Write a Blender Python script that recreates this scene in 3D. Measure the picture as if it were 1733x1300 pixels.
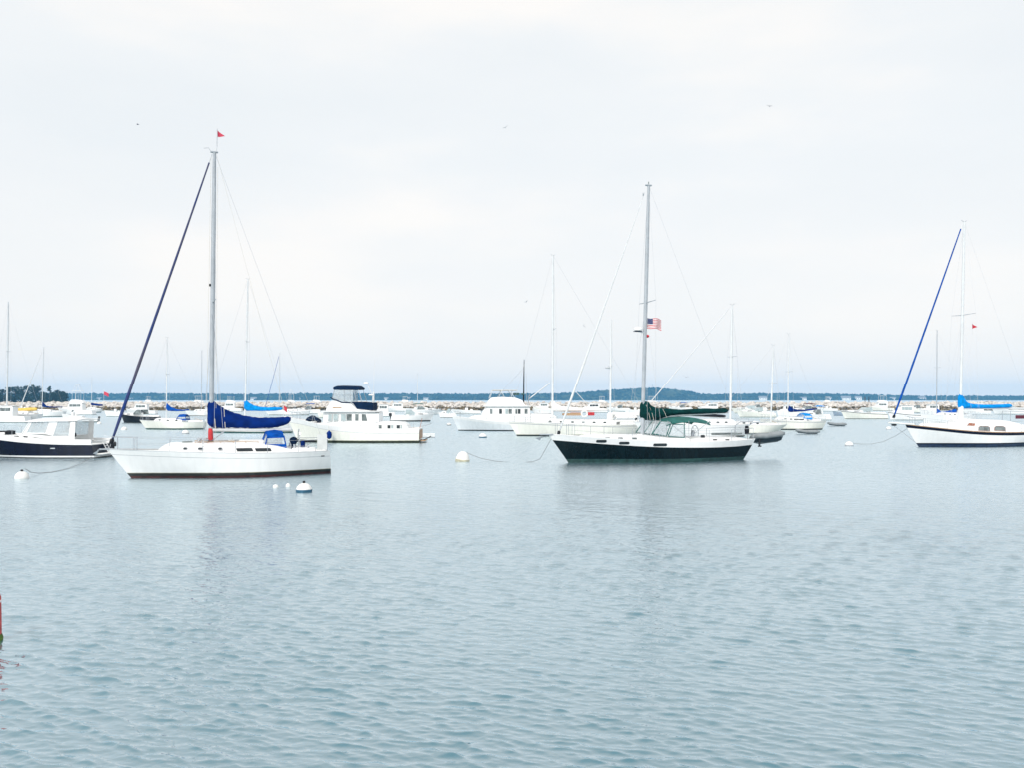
import bpy, math, random
import numpy as np
from mathutils import Vector

random.seed(7)
rng = np.random.default_rng(11)
for o in list(bpy.data.objects):
    bpy.data.objects.remove(o)
scene = bpy.context.scene
COL = scene.collection
R = math.radians

# ------------------------------------------------------------------ camera
CAM_H = 3.8          # eye height above the water on the quay
FPX = 1500.0         # focal length in photo pixels (1733 wide)
HOR = 676.0          # horizon row of the photo
cam_d = bpy.data.cameras.new('camera')
cam = bpy.data.objects.new('camera', cam_d)
COL.objects.link(cam)
cam.location = (0, 0, CAM_H)
cam.rotation_euler = (R(90), 0, 0)
cam_d.sensor_width = 36.0
cam_d.lens = 36.0 * FPX / 1733.0
cam_d.shift_y = (HOR - 650.0) / 1733.0
cam_d.clip_start = 0.1
cam_d.clip_end = 30000
scene.camera = cam

# ------------------------------------------------------------------ sky, sun, exposure
SUN_EL, SUN_AZ = 38.0, -160.0     # azimuth measured from +Y (view axis) towards +X: behind the camera, to its left
world = bpy.data.worlds.new('World')
scene.world = world
world.use_nodes = True
wn = world.node_tree
wn.nodes.clear()
def N(t, kind, **kw):
    n = t.nodes.new(kind)
    for k, v in kw.items():
        setattr(n, k, v)
    return n
w_out = N(wn, 'ShaderNodeOutputWorld')
w_bg = N(wn, 'ShaderNodeBackground')
w_sky = N(wn, 'ShaderNodeTexSky', sky_type='NISHITA')
w_sky.sun_disc = False
w_sky.sun_elevation = R(SUN_EL)
w_sky.sun_rotation = R(SUN_AZ)
w_sky.air_density = 1.0
w_sky.dust_density = 2.0
w_tc = N(wn, 'ShaderNodeTexCoord')
w_map = N(wn, 'ShaderNodeMapping')
w_map.inputs['Scale'].default_value = (1.0, 1.0, 3.4)
w_noise = N(wn, 'ShaderNodeTexNoise')
w_noise.inputs['Scale'].default_value = 2.0
w_noise.inputs['Detail'].default_value = 5.0
w_noise.inputs['Roughness'].default_value = 0.5
w_ramp = N(wn, 'ShaderNodeValToRGB')
w_ramp.color_ramp.elements[0].position = 0.36
w_ramp.color_ramp.elements[0].color = (6.0, 6.2, 6.3, 1)
w_ramp.color_ramp.elements[1].position = 0.64
w_ramp.color_ramp.elements[1].color = (6.95, 6.75, 6.5, 1)
em = w_ramp.color_ramp.elements.new(0.5)
em.color = (6.25, 6.38, 6.42, 1)
w_mix = N(wn, 'ShaderNodeMix', data_type='RGBA')
w_mix.inputs['Factor'].default_value = 0.94      # an overcast deck over the clear sky
wn.links.new(w_tc.outputs['Generated'], w_map.inputs['Vector'])
wn.links.new(w_map.outputs['Vector'], w_noise.inputs['Vector'])
wn.links.new(w_noise.outputs['Fac'], w_ramp.inputs['Fac'])
wn.links.new(w_sky.outputs['Color'], w_mix.inputs[6])
w_sep = N(wn, 'ShaderNodeSeparateXYZ')
w_low = N(wn, 'ShaderNodeMapRange')
for k, v in ((1, 0.0), (2, 0.26), (3, 0.75), (4, 0.0)):
    w_low.inputs[k].default_value = v
w_warm = N(wn, 'ShaderNodeMix', data_type='RGBA')      # overcast brightens and warms towards the horizon
w_warm.inputs[7].default_value = (6.95, 6.62, 6.3, 1)
wn.links.new(w_tc.outputs['Generated'], w_sep.inputs[0])
wn.links.new(w_sep.outputs['Z'], w_low.inputs[0])
wn.links.new(w_low.outputs[0], w_warm.inputs['Factor'])
wn.links.new(w_ramp.outputs['Color'], w_warm.inputs[6])
wn.links.new(w_warm.outputs[2], w_mix.inputs[7])
wn.links.new(w_mix.outputs[2], w_bg.inputs['Color'])
w_bg.inputs['Strength'].default_value = 0.08
wn.links.new(w_bg.outputs['Background'], w_out.inputs['Surface'])

sun_d = bpy.data.lights.new('sun', 'SUN')
sun_d.energy = 1.5
sun_d.angle = R(14)
sun_d.color = (1.0, 0.965, 0.92)
sun = bpy.data.objects.new('sun', sun_d)
COL.objects.link(sun)
_az, _el = R(SUN_AZ), R(SUN_EL)
sdir = Vector((math.sin(_az) * math.cos(_el), math.cos(_az) * math.cos(_el), math.sin(_el)))
sun.rotation_euler = (-sdir).to_track_quat('-Z', 'Y').to_euler()

scene.view_settings.view_transform = 'Standard'
scene.view_settings.look = 'None'
scene.view_settings.gamma = 1.0
scene.view_settings.use_curve_mapping = False
scene.view_settings.exposure = 0.92
scene.cycles.volume_bounces = 1

# ------------------------------------------------------------------ materials
MATS = {}
def mat(name, rgb, rough=0.5, var=0.06, scale=4.0, metal=0.0, bump=0.0, bscale=30.0, stretch=(1, 1, 1), spec=0.5, second=None):
    if name in MATS:
        return MATS[name]
    m = bpy.data.materials.new(name)
    m.use_nodes = True
    t = m.node_tree
    p = t.nodes['Principled BSDF']
    p.inputs['Roughness'].default_value = rough
    p.inputs['Metallic'].default_value = metal
    p.inputs['Specular IOR Level'].default_value = spec
    tc = N(t, 'ShaderNodeTexCoord')
    mp = N(t, 'ShaderNodeMapping')
    mp.inputs['Scale'].default_value = stretch
    nz = N(t, 'ShaderNodeTexNoise')
    nz.inputs['Scale'].default_value = scale
    nz.inputs['Detail'].default_value = 4.0
    rp = N(t, 'ShaderNodeValToRGB')
    a = [max(0, c * (1 - var)) for c in rgb]
    b = [min(1, c * (1 + var)) for c in rgb] if second is None else second
    rp.color_ramp.elements[0].position = 0.35
    rp.color_ramp.elements[1].position = 0.65
    rp.color_ramp.elements[0].color = (*a, 1)
    rp.color_ramp.elements[1].color = (*b, 1)
    t.links.new(tc.outputs['Object'], mp.inputs['Vector'])
    t.links.new(mp.outputs['Vector'], nz.inputs['Vector'])
    t.links.new(nz.outputs['Fac'], rp.inputs['Fac'])
    t.links.new(rp.outputs['Color'], p.inputs['Base Color'])
    if bump:
        n2 = N(t, 'ShaderNodeTexNoise')
        n2.inputs['Scale'].default_value = bscale
        n2.inputs['Detail'].default_value = 3.0
        bp = N(t, 'ShaderNodeBump')
        bp.inputs['Strength'].default_value = bump
        bp.inputs['Distance'].default_value = 0.05
        t.links.new(mp.outputs['Vector'], n2.inputs['Vector'])
        t.links.new(n2.outputs['Fac'], bp.inputs['Height'])
        t.links.new(bp.outputs['Normal'], p.inputs['Normal'])
    MATS[name] = m
    return m

STREAK = (2.2, 2.2, 0.35)
WHITE = mat('white_gelcoat', (0.80, 0.80, 0.795), 0.25, 0.03, 1.6, stretch=STREAK)
WHITE2 = mat('white_deck', (0.82, 0.82, 0.80), 0.55, 0.05, 3.0)
CREAM = mat('cream_gelcoat', (0.80, 0.79, 0.72), 0.28, 0.04, 1.6, stretch=STREAK)
GREY_W = mat('greyish_white_paint', (0.68, 0.71, 0.73), 0.3, 0.05, 1.6, stretch=STREAK)
NAVY = mat('navy_paint', (0.003, 0.005, 0.018), 0.2, 0.25, 1.5, stretch=STREAK, spec=.2)
BLACK = mat('black_paint', (0.006, 0.007, 0.010), 0.35, 0.3, 2.0, spec=.2)
DGREEN = mat('dark_green_paint', (0.0015, 0.007, 0.009), 0.2, 0.3, 1.5, stretch=STREAK, spec=.2)
BOOTG = mat('green_bottom_paint', (0.014, 0.05, 0.045), 0.5, 0.4, 4.0)
BOOTR = mat('dark_red_bottom_paint', (0.05, 0.011, 0.010), 0.55, 0.5, 3.0)
BOOTK = mat('black_bottom_paint', (0.016, 0.018, 0.016), 0.5, 0.4, 4.0)
BOOTW = mat('weedy_bottom_paint', (0.028, 0.035, 0.014), 0.6, 0.5, 4.0)
BOOTB = mat('navy_bottom_paint', (0.015, 0.03, 0.07), 0.5, 0.4, 4.0)
BOOTT = mat('teal_bottom_paint', (0.03, 0.09, 0.085), 0.5, 0.3, 4.0)
SCUM = mat('waterline_scum', (0.50, 0.48, 0.38), .6, .25, 2.0, stretch=(3, 3, 1))
STRIPE = mat('grey_stripe', (0.42, 0.43, 0.45), 0.4, 0.1, 3.0)
ALU = mat('grey_aluminium', (0.36, 0.39, 0.42), 0.42, 0.08, 2.0, metal=0.15)
ALUW = mat('white_painted_spar', (0.63, 0.65, 0.66), 0.35, 0.05, 2.0)
ALUS = mat('silver_aluminium', (0.52, 0.55, 0.57), 0.4, 0.06, 2.0, metal=0.1)
STEEL = mat('stainless_steel', (0.55, 0.57, 0.6), 0.25, 0.05, 6.0, metal=0.7)
WIRE = mat('rigging_wire', (0.45, 0.47, 0.5), 0.4, 0.1, 6.0)
ROPE = mat('mooring_rope', (0.13, 0.12, 0.11), 0.8, 0.2, 12.0)
ROPEW = mat('pale_rope', (0.6, 0.58, 0.52), 0.8, 0.1, 12.0)
CBLUE = mat('royal_blue_canvas', (0.001, 0.018, 0.135), 0.85, 0.25, 2.5, bump=0.5, bscale=4.0, spec=.08)
CBLUE2 = mat('bright_blue_canvas', (0.002, 0.065, 0.33), 0.85, 0.2, 3.0, bump=0.4, bscale=5.0, spec=.08)
CCYAN = mat('sky_blue_canvas', (0.001, 0.23, 0.62), 0.85, 0.2, 3.0, bump=0.4, bscale=5.0, spec=.08)
CNAVY = mat('navy_canvas', (0.004, 0.015, 0.045), 0.85, 0.25, 3.0, bump=0.4, bscale=5.0, spec=.08)
CGREEN = mat('dark_green_canvas', (0.001, 0.027, 0.026), 0.85, 0.35, 3.0, bump=0.6, bscale=5.0, spec=.08)
CTEAL = mat('sea_green_canvas', (0.008, 0.105, 0.092), 0.75, 0.2, 3.0, bump=0.4, bscale=5.0)
CWHITE = mat('white_canvas', (0.74, 0.74, 0.72), 0.8, 0.06, 3.0, bump=0.4, bscale=5.0)
CBURG = mat('burgundy_canvas', (0.10, 0.012, 0.025), 0.8, 0.2, 3.0)
CYELL = mat('yellow_canvas', (0.68, 0.47, 0.10), 0.8, 0.12, 3.0)
CRED = mat('red_canvas', (0.50, 0.03, 0.035), 0.75, 0.25, 4.0)
CBEIGE = mat('beige_canvas', (0.55, 0.50, 0.42), 0.8, 0.1, 3.0)
FURL = mat('blue_brown_furled_sail', (0.008, 0.045, 0.22), 0.85, 0.2, 0.45, second=(0.085, 0.08, 0.115), spec=.08)
FURLB = mat('blue_furled_sail', (0.002, 0.06, 0.30), 0.85, 0.2, 3.0, spec=.08)
FURLW = mat('white_furled_sail', (0.60, 0.62, 0.63), 0.8, 0.06, 3.0)
GLASS = mat('dark_tinted_glass', (0.025, 0.032, 0.035), 0.06, 0.3, 3.0)
GLASSM = mat('mid_grey_glass', (0.14, 0.165, 0.165), 0.06, 0.5, 2.0)
GLASSP = mat('pale_window_glass', (0.36, 0.43, 0.44), 0.08, 0.12, 2.0)
TEAK = mat('teak', (0.42, 0.27, 0.16), 0.6, 0.25, 6.0, stretch=(1, 8, 8))
VARN = mat('varnished_wood', (0.34, 0.12, 0.06), 0.4, 0.3, 5.0, stretch=(1, 8, 8))
RUBBER = mat('grey_inflatable_fabric', (0.22, 0.24, 0.25), 0.55, 0.1, 4.0)
RUBDK = mat('dark_inflatable_bottom', (0.035, 0.045, 0.055), 0.5, 0.3, 4.0)
OUTB = mat('black_outboard_cowl', (0.012, 0.012, 0.014), 0.3, 0.2, 4.0)
BUOYW = mat('white_buoy_plastic', (0.78, 0.77, 0.74), 0.45, 0.05, 5.0)
BUOYB = mat('teal_buoy_band', (0.02, 0.10, 0.17), 0.45, 0.2, 5.0)
BUOYY = mat('algae_stained_plastic', (0.48, 0.45, 0.33), 0.7, 0.3, 6.0)
REDP = mat('red_marker_paint', (0.50, 0.075, 0.06), 0.6, 0.3, 9.0)
ALGAE = mat('green_algae', (0.07, 0.13, 0.015), 0.8, 0.4, 9.0)
FLAGR = mat('flag_red', (0.50, 0.025, 0.04), 0.8, 0.08, 6.0)
FLAGW = mat('flag_white', (0.75, 0.75, 0.75), 0.8, 0.05, 6.0)
FLAGB = mat('flag_blue', (0.02, 0.03, 0.12), 0.8, 0.1, 6.0)
FLAGP = mat('flag_pink', (0.55, 0.05, 0.09), 0.8, 0.1, 6.0)

def vinyl():
    m = bpy.data.materials.new('clear_vinyl')
    m.use_nodes = True
    t = m.node_tree
    p = t.nodes['Principled BSDF']
    p.inputs['Base Color'].default_value = (0.72, 0.76, 0.78, 1)
    p.inputs['Roughness'].default_value = 0.15
    tr = N(t, 'ShaderNodeBsdfTransparent')
    tr.inputs['Color'].default_value = (0.93, 0.95, 0.96, 1)
    nz = N(t, 'ShaderNodeTexNoise')
    nz.inputs['Scale'].default_value = 2.5
    mr = N(t, 'ShaderNodeMapRange')
    mr.inputs[3].default_value = 0.2
    mr.inputs[4].default_value = 0.45
    mx = N(t, 'ShaderNodeMixShader')
    t.links.new(nz.outputs['Fac'], mr.inputs[0])
    t.links.new(mr.outputs[0], mx.inputs['Fac'])
    t.links.new(tr.outputs[0], mx.inputs[1])
    t.links.new(p.outputs[0], mx.inputs[2])
    t.links.new(mx.outputs[0], t.nodes['Material Output'].inputs['Surface'])
    return m
VINYL = vinyl()

# ------------------------------------------------------------------ mesh helpers
def tag(o, label=None, cat=None, group=None, kind=None):
    if label: o['label'] = label
    if cat: o['category'] = cat
    if group: o['group'] = group
    if kind: o['kind'] = kind
    return o

def empty(name, loc, rz, label, cat, group=None):
    o = bpy.data.objects.new(name, None)
    o.empty_display_size = 0.5
    o.location = loc
    o.rotation_euler = (0, 0, rz)
    COL.objects.link(o)
    return tag(o, label, cat, group)

class MB:
    def __init__(s):
        s.v, s.f, s.m = [], [], []
    def add(s, verts, faces, mi=0):
        b = len(s.v)
        s.v += [tuple(map(float, p)) for p in verts]
        s.f += [tuple(b + i for i in f) for f in faces]
        s.m += [mi] * len(faces)
        return s
    def box(s, x0, x1, y0, y1, z0, z1, mi=0, ch=0.0):
        if ch <= 0:
            v = [(x0,y0,z0),(x1,y0,z0),(x1,y1,z0),(x0,y1,z0),(x0,y0,z1),(x1,y0,z1),(x1,y1,z1),(x0,y1,z1)]
            return s.add(v, [(3,2,1,0),(4,5,6,7),(0,1,5,4),(1,2,6,5),(2,3,7,6),(3,0,4,7)], mi)
        c = ch
        rings = []
        for z, k in ((z0, c), (z0 + c, 0), (z1 - c, 0), (z1, c)):
            a, b, d, e = x0 + k, x1 - k, y0 + k, y1 - k
            rings.append([(a+c,d,z),(b-c,d,z),(b,d+c,z),(b,e-c,z),(b-c,e,z),(a+c,e,z),(a,e-c,z),(a,d+c,z)])
        return s.loft(rings, closed=True, cap=True, mi=mi)
    def loft(s, rings, closed=True, cap=False, mi=0, mis=None):
        n = len(rings[0])
        v = [p for r in rings for p in r]
        f, ms = [], []
        for i in range(len(rings) - 1):
            for j in range(n if closed else n - 1):
                k = (j + 1) % n
                f.append((i*n+j, i*n+k, (i+1)*n+k, (i+1)*n+j))
                ms.append(mis[j] if mis else mi)
        if cap:
            f.append(tuple(reversed(range(n)))); ms.append(mi)
            f.append(tuple((len(rings)-1)*n + j for j in range(n))); ms.append(mi)
        b = len(s.v)
        s.v += [tuple(map(float, p)) for p in v]
        s.f += [tuple(b + i for i in q) for q in f]
        s.m += ms
        return s
    def tube(s, pts, r, n=6, mi=0):
        pts = [Vector(p) for p in pts]
        rs = r if isinstance(r, (list, tuple)) else [r] * len(pts)
        rings = []
        for i, p in enumerate(pts):
            d = (pts[min(i+1, len(pts)-1)] - pts[max(i-1, 0)]).normalized()
            a = Vector((0, 1, 0)) if abs(d.y) < 0.9 else Vector((1, 0, 0))
            u = d.cross(a).normalized()
            w = d.cross(u).normalized()
            rings.append([tuple(p + (u*math.cos(t) + w*math.sin(t)) * rs[i]) for t in [2*math.pi*k/n for k in range(n)]])
        return s.loft(rings, cap=True, mi=mi)
    def lathe(s, prof, c=(0,0,0), n=16, mi=0):
        rings = [[(c[0]+r*math.cos(2*math.pi*k/n), c[1]+r*math.sin(2*math.pi*k/n), c[2]+z) for k in range(n)] for r, z in prof]
        return s.loft(rings, cap=True, mi=mi)
    def extr(s, poly, vec, mi=0):
        n = len(poly)
        v = [tuple(p) for p in poly] + [tuple(Vector(p) + Vector(vec)) for p in poly]
        f = [tuple(reversed(range(n))), tuple(range(n, 2*n))]
        f += [(i, (i+1) % n, n+(i+1) % n, n+i) for i in range(n)]
        return s.add(v, f, mi)
    def build(s, name, mats, parent=None, smooth=False, recalc=True):
        me = bpy.data.meshes.new(name)
        me.from_pydata(s.v, [], s.f)
        mats = mats if isinstance(mats, (list, tuple)) else [mats]
        for m in mats:
            me.materials.append(m)
        me.polygons.foreach_set('material_index', s.m)
        if recalc:
            import bmesh
            b = bmesh.new(); b.from_mesh(me)
            bmesh.ops.recalc_face_normals(b, faces=b.faces)
            b.to_mesh(me); b.free()
        if smooth:
            me.polygons.foreach_set('use_smooth', [True] * len(me.polygons))
            if smooth != 'all':
                me.set_sharp_from_angle(angle=R(40))
        me.update()
        o = bpy.data.objects.new(name, me)
        COL.objects.link(o)
        if parent is not None:
            o.parent = parent
        return o

def smooth_interp(pts):
    xs = [p[0] for p in pts]; ys = [p[1] for p in pts]
    n = len(xs)
    m = []
    for i in range(n):
        a, b = max(i-1, 0), min(i+1, n-1)
        m.append((ys[b]-ys[a]) / (xs[b]-xs[a]))
    def f(x):
        if x <= xs[0]: return ys[0]
        if x >= xs[-1]: return ys[-1]
        i = max(k for k in range(n-1) if xs[k] <= x)
        h = xs[i+1]-xs[i]; t = (x-xs[i])/h
        return ((2*t**3-3*t*t+1)*ys[i] + (t**3-2*t*t+t)*h*m[i] + (-2*t**3+3*t*t)*ys[i+1] + (t**3-t*t)*h*m[i+1])
    return f

class Frame:
    """Local frame of a moored boat: x runs from the bow aft, y across, z up from the waterline.
    The water-level point seen at photo pixel (px, py) is local point `at`."""
    def __init__(s, px, py, yaw, at=(0, 0), flip=False):
        Y = FPX * CAM_H / (py - HOR)
        X = (px - 866.5) / FPX * Y
        s.psi = R(yaw)
        s.xa = Vector((math.cos(s.psi), math.sin(s.psi)))
        s.ya = Vector((-math.sin(s.psi), math.cos(s.psi)))
        s.O = Vector((X, Y)) - s.xa * at[0] - s.ya * at[1]
    def x(s, px, yo=0.0):
        a = (px - 866.5) / FPX
        Y = (yo + s.O.dot(s.ya)) / (-a * math.sin(s.psi) + math.cos(s.psi))
        return (Vector((a * Y, Y)) - s.O).dot(s.xa)
    def z(s, px, py, yo=0.0):
        a = (px - 866.5) / FPX
        Y = (yo + s.O.dot(s.ya)) / (-a * math.sin(s.psi) + math.cos(s.psi))
        return CAM_H - (py - HOR) * Y / FPX
    def p(s, px, py, yo=0.0):
        return (s.x(px, yo), s.z(px, py, yo))
    def p3(s, px, py, yo=0.0):
        return (s.x(px, yo), yo, s.z(px, py, yo))
    def thing(s, name, label, cat, group=None):
        return empty(name, (s.O.x, s.O.y, 0), s.psi, label, cat, group)
    def world(s, x, y, z):
        q = s.O + s.xa * x + s.ya * y
        return (q.x, q.y, z)

# ------------------------------------------------------------------ hulls
SAIL_B = [(0, .012), (.06, .2), (.15, .44), (.3, .75), (.45, .94), (.58, 1), (.75, .96), (.9, .8), (1, .62)]
MOTOR_B = [(0, .02), (.06, .3), (.15, .58), (.3, .86), (.45, .97), (.6, 1), (.8, .98), (1, .9)]
class Hull:
    def __init__(s, L, B, sheer, stem, stern, beam=SAIL_B, wbow=.25, wmid=.92, wstern=.55, flare=.75, stemcurve=1.0):
        s.L, s.B, s.stem, s.stern = L, B, stem, stern
        s.sh = smooth_interp(sheer)
        s.bf = smooth_interp(beam)
        s.wf = smooth_interp([(0, wbow), (.3, (wbow + 2*wmid)/3), (.55, wmid), (.8, (wmid*1.6+wstern)/2.6), (1, wstern)])
        s.flare, s.sc = flare, stemcurve
    def ends(s, z):
        z0, z1 = s.sh(0), s.sh(1)
        a = max(0.0, 1 - z / z0) if z <= z0 else 0
        b = 1 - z / z1
        return s.stem * a ** s.sc, s.L - s.stern * b
    def half_u(s, u, z):
        q = max(-.6, z / s.sh(u))
        w = s.wf(u)
        if q >= 0:
            p = w + (1 - w) * min(q, 1.3) ** s.flare
        else:
            p = w * (1 + q * .6)
        return max(.006, s.bf(u) * s.B / 2 * p)
    def pt(s, u, z, side):
        a, b = s.ends(z)
        return (a + (b - a) * u, side * s.half_u(u, z), z)
    def half(s, x, z):
        a, b = s.ends(z)
        return s.half_u(min(1, max(0, (x - a) / (b - a))), z)
    def deck_half(s, x):
        return s.half(x, s.sh(min(1, max(0, x / s.L))))
    def sheer_x(s, x):
        return s.sh(min(1, max(0, x / s.L)))
    def build(s, parent, bands, deckm=None, n=30, draft=-.35, rail=None, deck_drop=.05):
        """bands: list of (material, top) bottom-up; top ('a', z) absolute, ('s', d) = sheer - d"""
        deckm = deckm or WHITE2
        us = [(i / n) ** 1.25 for i in range(n + 1)]
        mats, rows, rmat = [], [], []
        def zz(spec, u):
            return spec[1] if spec[0] == 'a' else s.sh(u) - spec[1]
        prev = ('a', draft)
        rows.append([zz(prev, u) for u in us])
        for m, top in bands:
            if m not in mats: mats.append(m)
            k = 2
            if prev[0] == 'a' and top[0] == 's': k = 5
            for j in range(1, k + 1):
                t = j / k
                rows.append([zz(prev, u) * (1-t) + zz(top, u) * t for u in us])
                rmat.append(mats.index(m))
            prev = top
        mb = MB()
        nu = n + 1
        for side in (-1, 1):
            v, f, fm = [], [], []
            for r in rows:
                v += [s.pt(u, z, side) for u, z in zip(us, r)]
            for i in range(len(rows) - 1):
                for j in range(n):
                    f.append((i*nu+j, i*nu+j+1, (i+1)*nu+j+1, (i+1)*nu+j)); fm.append(rmat[i])
            b = len(mb.v); mb.v += v; mb.f += [tuple(b+i for i in q) for q in f]; mb.m += fm
        # transom
        tr = len(rows)
        off = tr * nu
        for i in range(tr - 1):
            mb.f.append((i*nu+n, (i+1)*nu+n, off+(i+1)*nu+n, off+i*nu+n)); mb.m.append(rmat[i])
            mb.f.append((i*nu, (i+1)*nu, off+(i+1)*nu, off+i*nu)); mb.m.append(rmat[i])
        h = mb.build('hull', mats, parent, smooth=True)
        # deck
        d = MB()
        rings = []
        for i, u in enumerate(us):
            z = s.sh(u) - deck_drop
            x = s.pt(u, z, 1)[0]
            w = max(.004, s.half_u(u, z) - .035)
            rings.append([(min(x, s.L - .05) if u > .5 else x + .03, w * t, z + .05 * (1 - t*t) * min(1, w)) for t in (-1, -.6, 0, .6, 1)])
        d.loft(rings, closed=False)
        d.build('deck', deckm, parent, smooth=True)
        if rail:
            rb = MB()
            for side in (-1, 1):
                rb.tube([(s.pt(u, s.sh(u), side)[0], s.pt(u, s.sh(u), side)[1] * .985, s.sh(u) + .012) for u in us], .022, 5)
            rb.build('toe_rail', rail, parent)
        return h

def trunk(parent, stations, wfun, m, name='cabin', tum=.14, rnd=.10, camber=.06):
    """stations: (x, zbase, ztop); wfun(x) half width at base. Returns side surface function."""
    mb = MB(); rings = []
    for x, zb, zt in stations:
        w = wfun(x); h = max(.02, zt - zb); wt = w - tum * h; r = min(rnd, h*.45)
        half = [(w, zb), (wt + .3*tum*r, zt - r), (wt - r*.3, zt - r*.3), (wt - r, zt), (wt*.5, zt + camber*.75)]
        ring = [(x, -a, b) for a, b in half] + [(x, 0, zt + camber)] + [(x, a, b) for a, b in reversed(half)]
        rings.append(ring)
    mb.loft(rings, cap=True)
    o = mb.build(name, m, parent, smooth=True)
    xs = [q[0] for q in stations]; zb = [q[1] for q in stations]
    def side(x, z):
        b = float(np.interp(x, xs, zb))
        return wfun(x) - tum * (z - b)
    return o, side

def panel(parent, poly, yfun, m, name='window', t=.012, sides=(-1, 1), frame=None):
    for sd in sides:
        outer = [(x, sd * (yfun(x, z) + t), z) for x, z in poly]
        inner = [(x, sd * (yfun(x, z) - .03), z) for x, z in poly]
        n = len(poly)
        mb = MB().add(inner + outer, [tuple(reversed(range(n))), tuple(range(n, 2*n))] + [(i, (i+1) % n, n+(i+1) % n, n+i) for i in range(n)])
        o = mb.build(name, m, parent)
        if frame:
            pts = [(x, sd * (yfun(x, z) + t*.6), z) for x, z in poly]
            pts.append(pts[0])
            fb = MB()
            for a, b in zip(pts[:-1], pts[1:]):
                fb.tube([a, b], .016, 4)
            fb.build('frame', frame, o)

def rect(x0, x1, z0, z1, slant=0.0):
    return [(x0, z0), (x1, z0), (x1 + slant, z1), (x0 + slant, z1)]

def rrect(x0, x1, z0, z1, k=4):
    r = (z1 - z0) / 2
    zc = (z0 + z1) / 2
    pts = []
    for i in range(k + 1):
        a = -math.pi/2 + math.pi * i / k
        pts.append((x1 - r + r*math.cos(a), zc + r*math.sin(a)))
    for i in range(k + 1):
        a = math.pi/2 + math.pi * i / k
        pts.append((x0 + r + r*math.cos(a), zc + r*math.sin(a)))
    return pts

def cover(parent, prof, m, name='sail_cover', wid=.13, seed=0, n=10, fine=26):
    """prof: (x, zbottom, ztop); wrinkled canvas bundle along the boom"""
    r_ = random.Random(seed)
    xs = [p[0] for p in prof]; zb = [p[1] for p in prof]; zt = [p[2] for p in prof]
    rings = []
    for i in range(fine + 1):
        x = xs[0] + (xs[-1]-xs[0]) * i / fine
        b = float(np.interp(x, xs, zb)); t = float(np.interp(x, xs, zt))
        e = max(.25, min(1.0, min(i + .3, (fine - i) + .3) / 1.5))
        ring = []
        for k in range(n):
            a = 2*math.pi*k/n
            j = 1 + r_.uniform(-.11, .11)
            ring.append((x + r_.uniform(-.01, .01), wid * math.sin(a) * e * j * (1.15 if math.cos(a) < 0 else .75), (b+t)/2 + (t-b)/2 * math.cos(a) * (.6 + .4*e) * (1 + r_.uniform(-.045, .045))))
        rings.append(ring)
    return MB().loft(rings, cap=True).build(name, m, parent, smooth='all')

def tube_part(parent, name, pts, r, m, n=6, smooth=True):
    return MB().tube(pts, r, n).build(name, m, parent, smooth=smooth)

def mast(parent, base, top, rad, m, aft=1.5):
    mb = MB()
    b, t = Vector(base), Vector(top)
    rings = []
    for k in range(9):
        f = k / 8
        p = b.lerp(t, f)
        s = 1.0 if f < .75 else 1 - .3 * (f - .75) / .25
        rings.append([(p.x + rad*aft*.8*s*math.cos(a), p.y + rad*s*math.sin(a)*.8, p.z) for a in [2*math.pi*i/10 for i in range(10)]])
    mb.loft(rings, cap=True)
    return mb.build('mast', m, parent, smooth=True)

def lerp3(a, b, t):
    return tuple(x + (y - x) * t for x, y in zip(a, b))

def rig(parent, base, top, bow, stern, chain, spread=None, wire=.007, back=True, fore=True, lowers=True, spm=ALU):
    """spread: list of (fraction, half length)"""
    spread = spread or []
    tips = []
    for f, hl in spread:
        c = lerp3(base, top, f)
        for sd in (-1, 1):
            tip = (c[0] + .12, sd * hl, c[2] + .06)
            tube_part(parent, 'spreader', [c, tip], [.035, .02], spm, 5)
        tips.append((c[0] + .12, hl, c[2] + .06))
    for sd in (-1, 1):
        pts = [top] + [(t[0], sd*t[1], t[2]) for t in reversed(tips)] + [(chain[0], sd*chain[1], chain[2])]
        tube_part(parent, 'shroud', pts, wire, WIRE, 4)
        if lowers and tips:
            c = lerp3(base, top, spread[0][0] - .01)
            for dx in (-.5, .5):
                tube_part(parent, 'lower_shroud', [c, (chain[0]+dx, sd*chain[1], chain[2])], wire, WIRE, 4)
    if back:
        tube_part(parent, 'backstay', [top, stern], wire, WIRE, 4)
    if fore:
        tube_part(parent, 'forestay', [top, bow], wire, WIRE, 4)

def furl(parent, a, b, m, r0, r1, drum=True, name='furled_jib'):
    """a at the bow (low), b near the masthead"""
    pts, rs = [], []
    K = 26
    r_ = random.Random(3)
    for i in range(K + 1):
        f = .02 + .95 * i / K
        p = lerp3(a, b, f)
        sag = -.012 * math.sin(math.pi * f) * (Vector(b) - Vector(a)).length * .25
        pts.append((p[0], p[1], p[2] + sag))
        w = r0 * min(1, .55 + f * 4) * (1 - f) + r1 * f
        rs.append(w * (1 + r_.uniform(-.07, .07)))
    tube_part(parent, name, pts, rs, m, 8, smooth='all')
    tube_part(parent, 'forestay', [a, b], .012, WIRE, 4)
    if drum:
        d = (Vector(b) - Vector(a)).normalized()
        p0 = Vector(a) + d * .15
        tube_part(parent, 'furling_drum', [p0, p0 + d*.05, p0 + d*.2, p0 + d*.25], [.09, .1, .1, .06], BLACK, 8)

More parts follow.
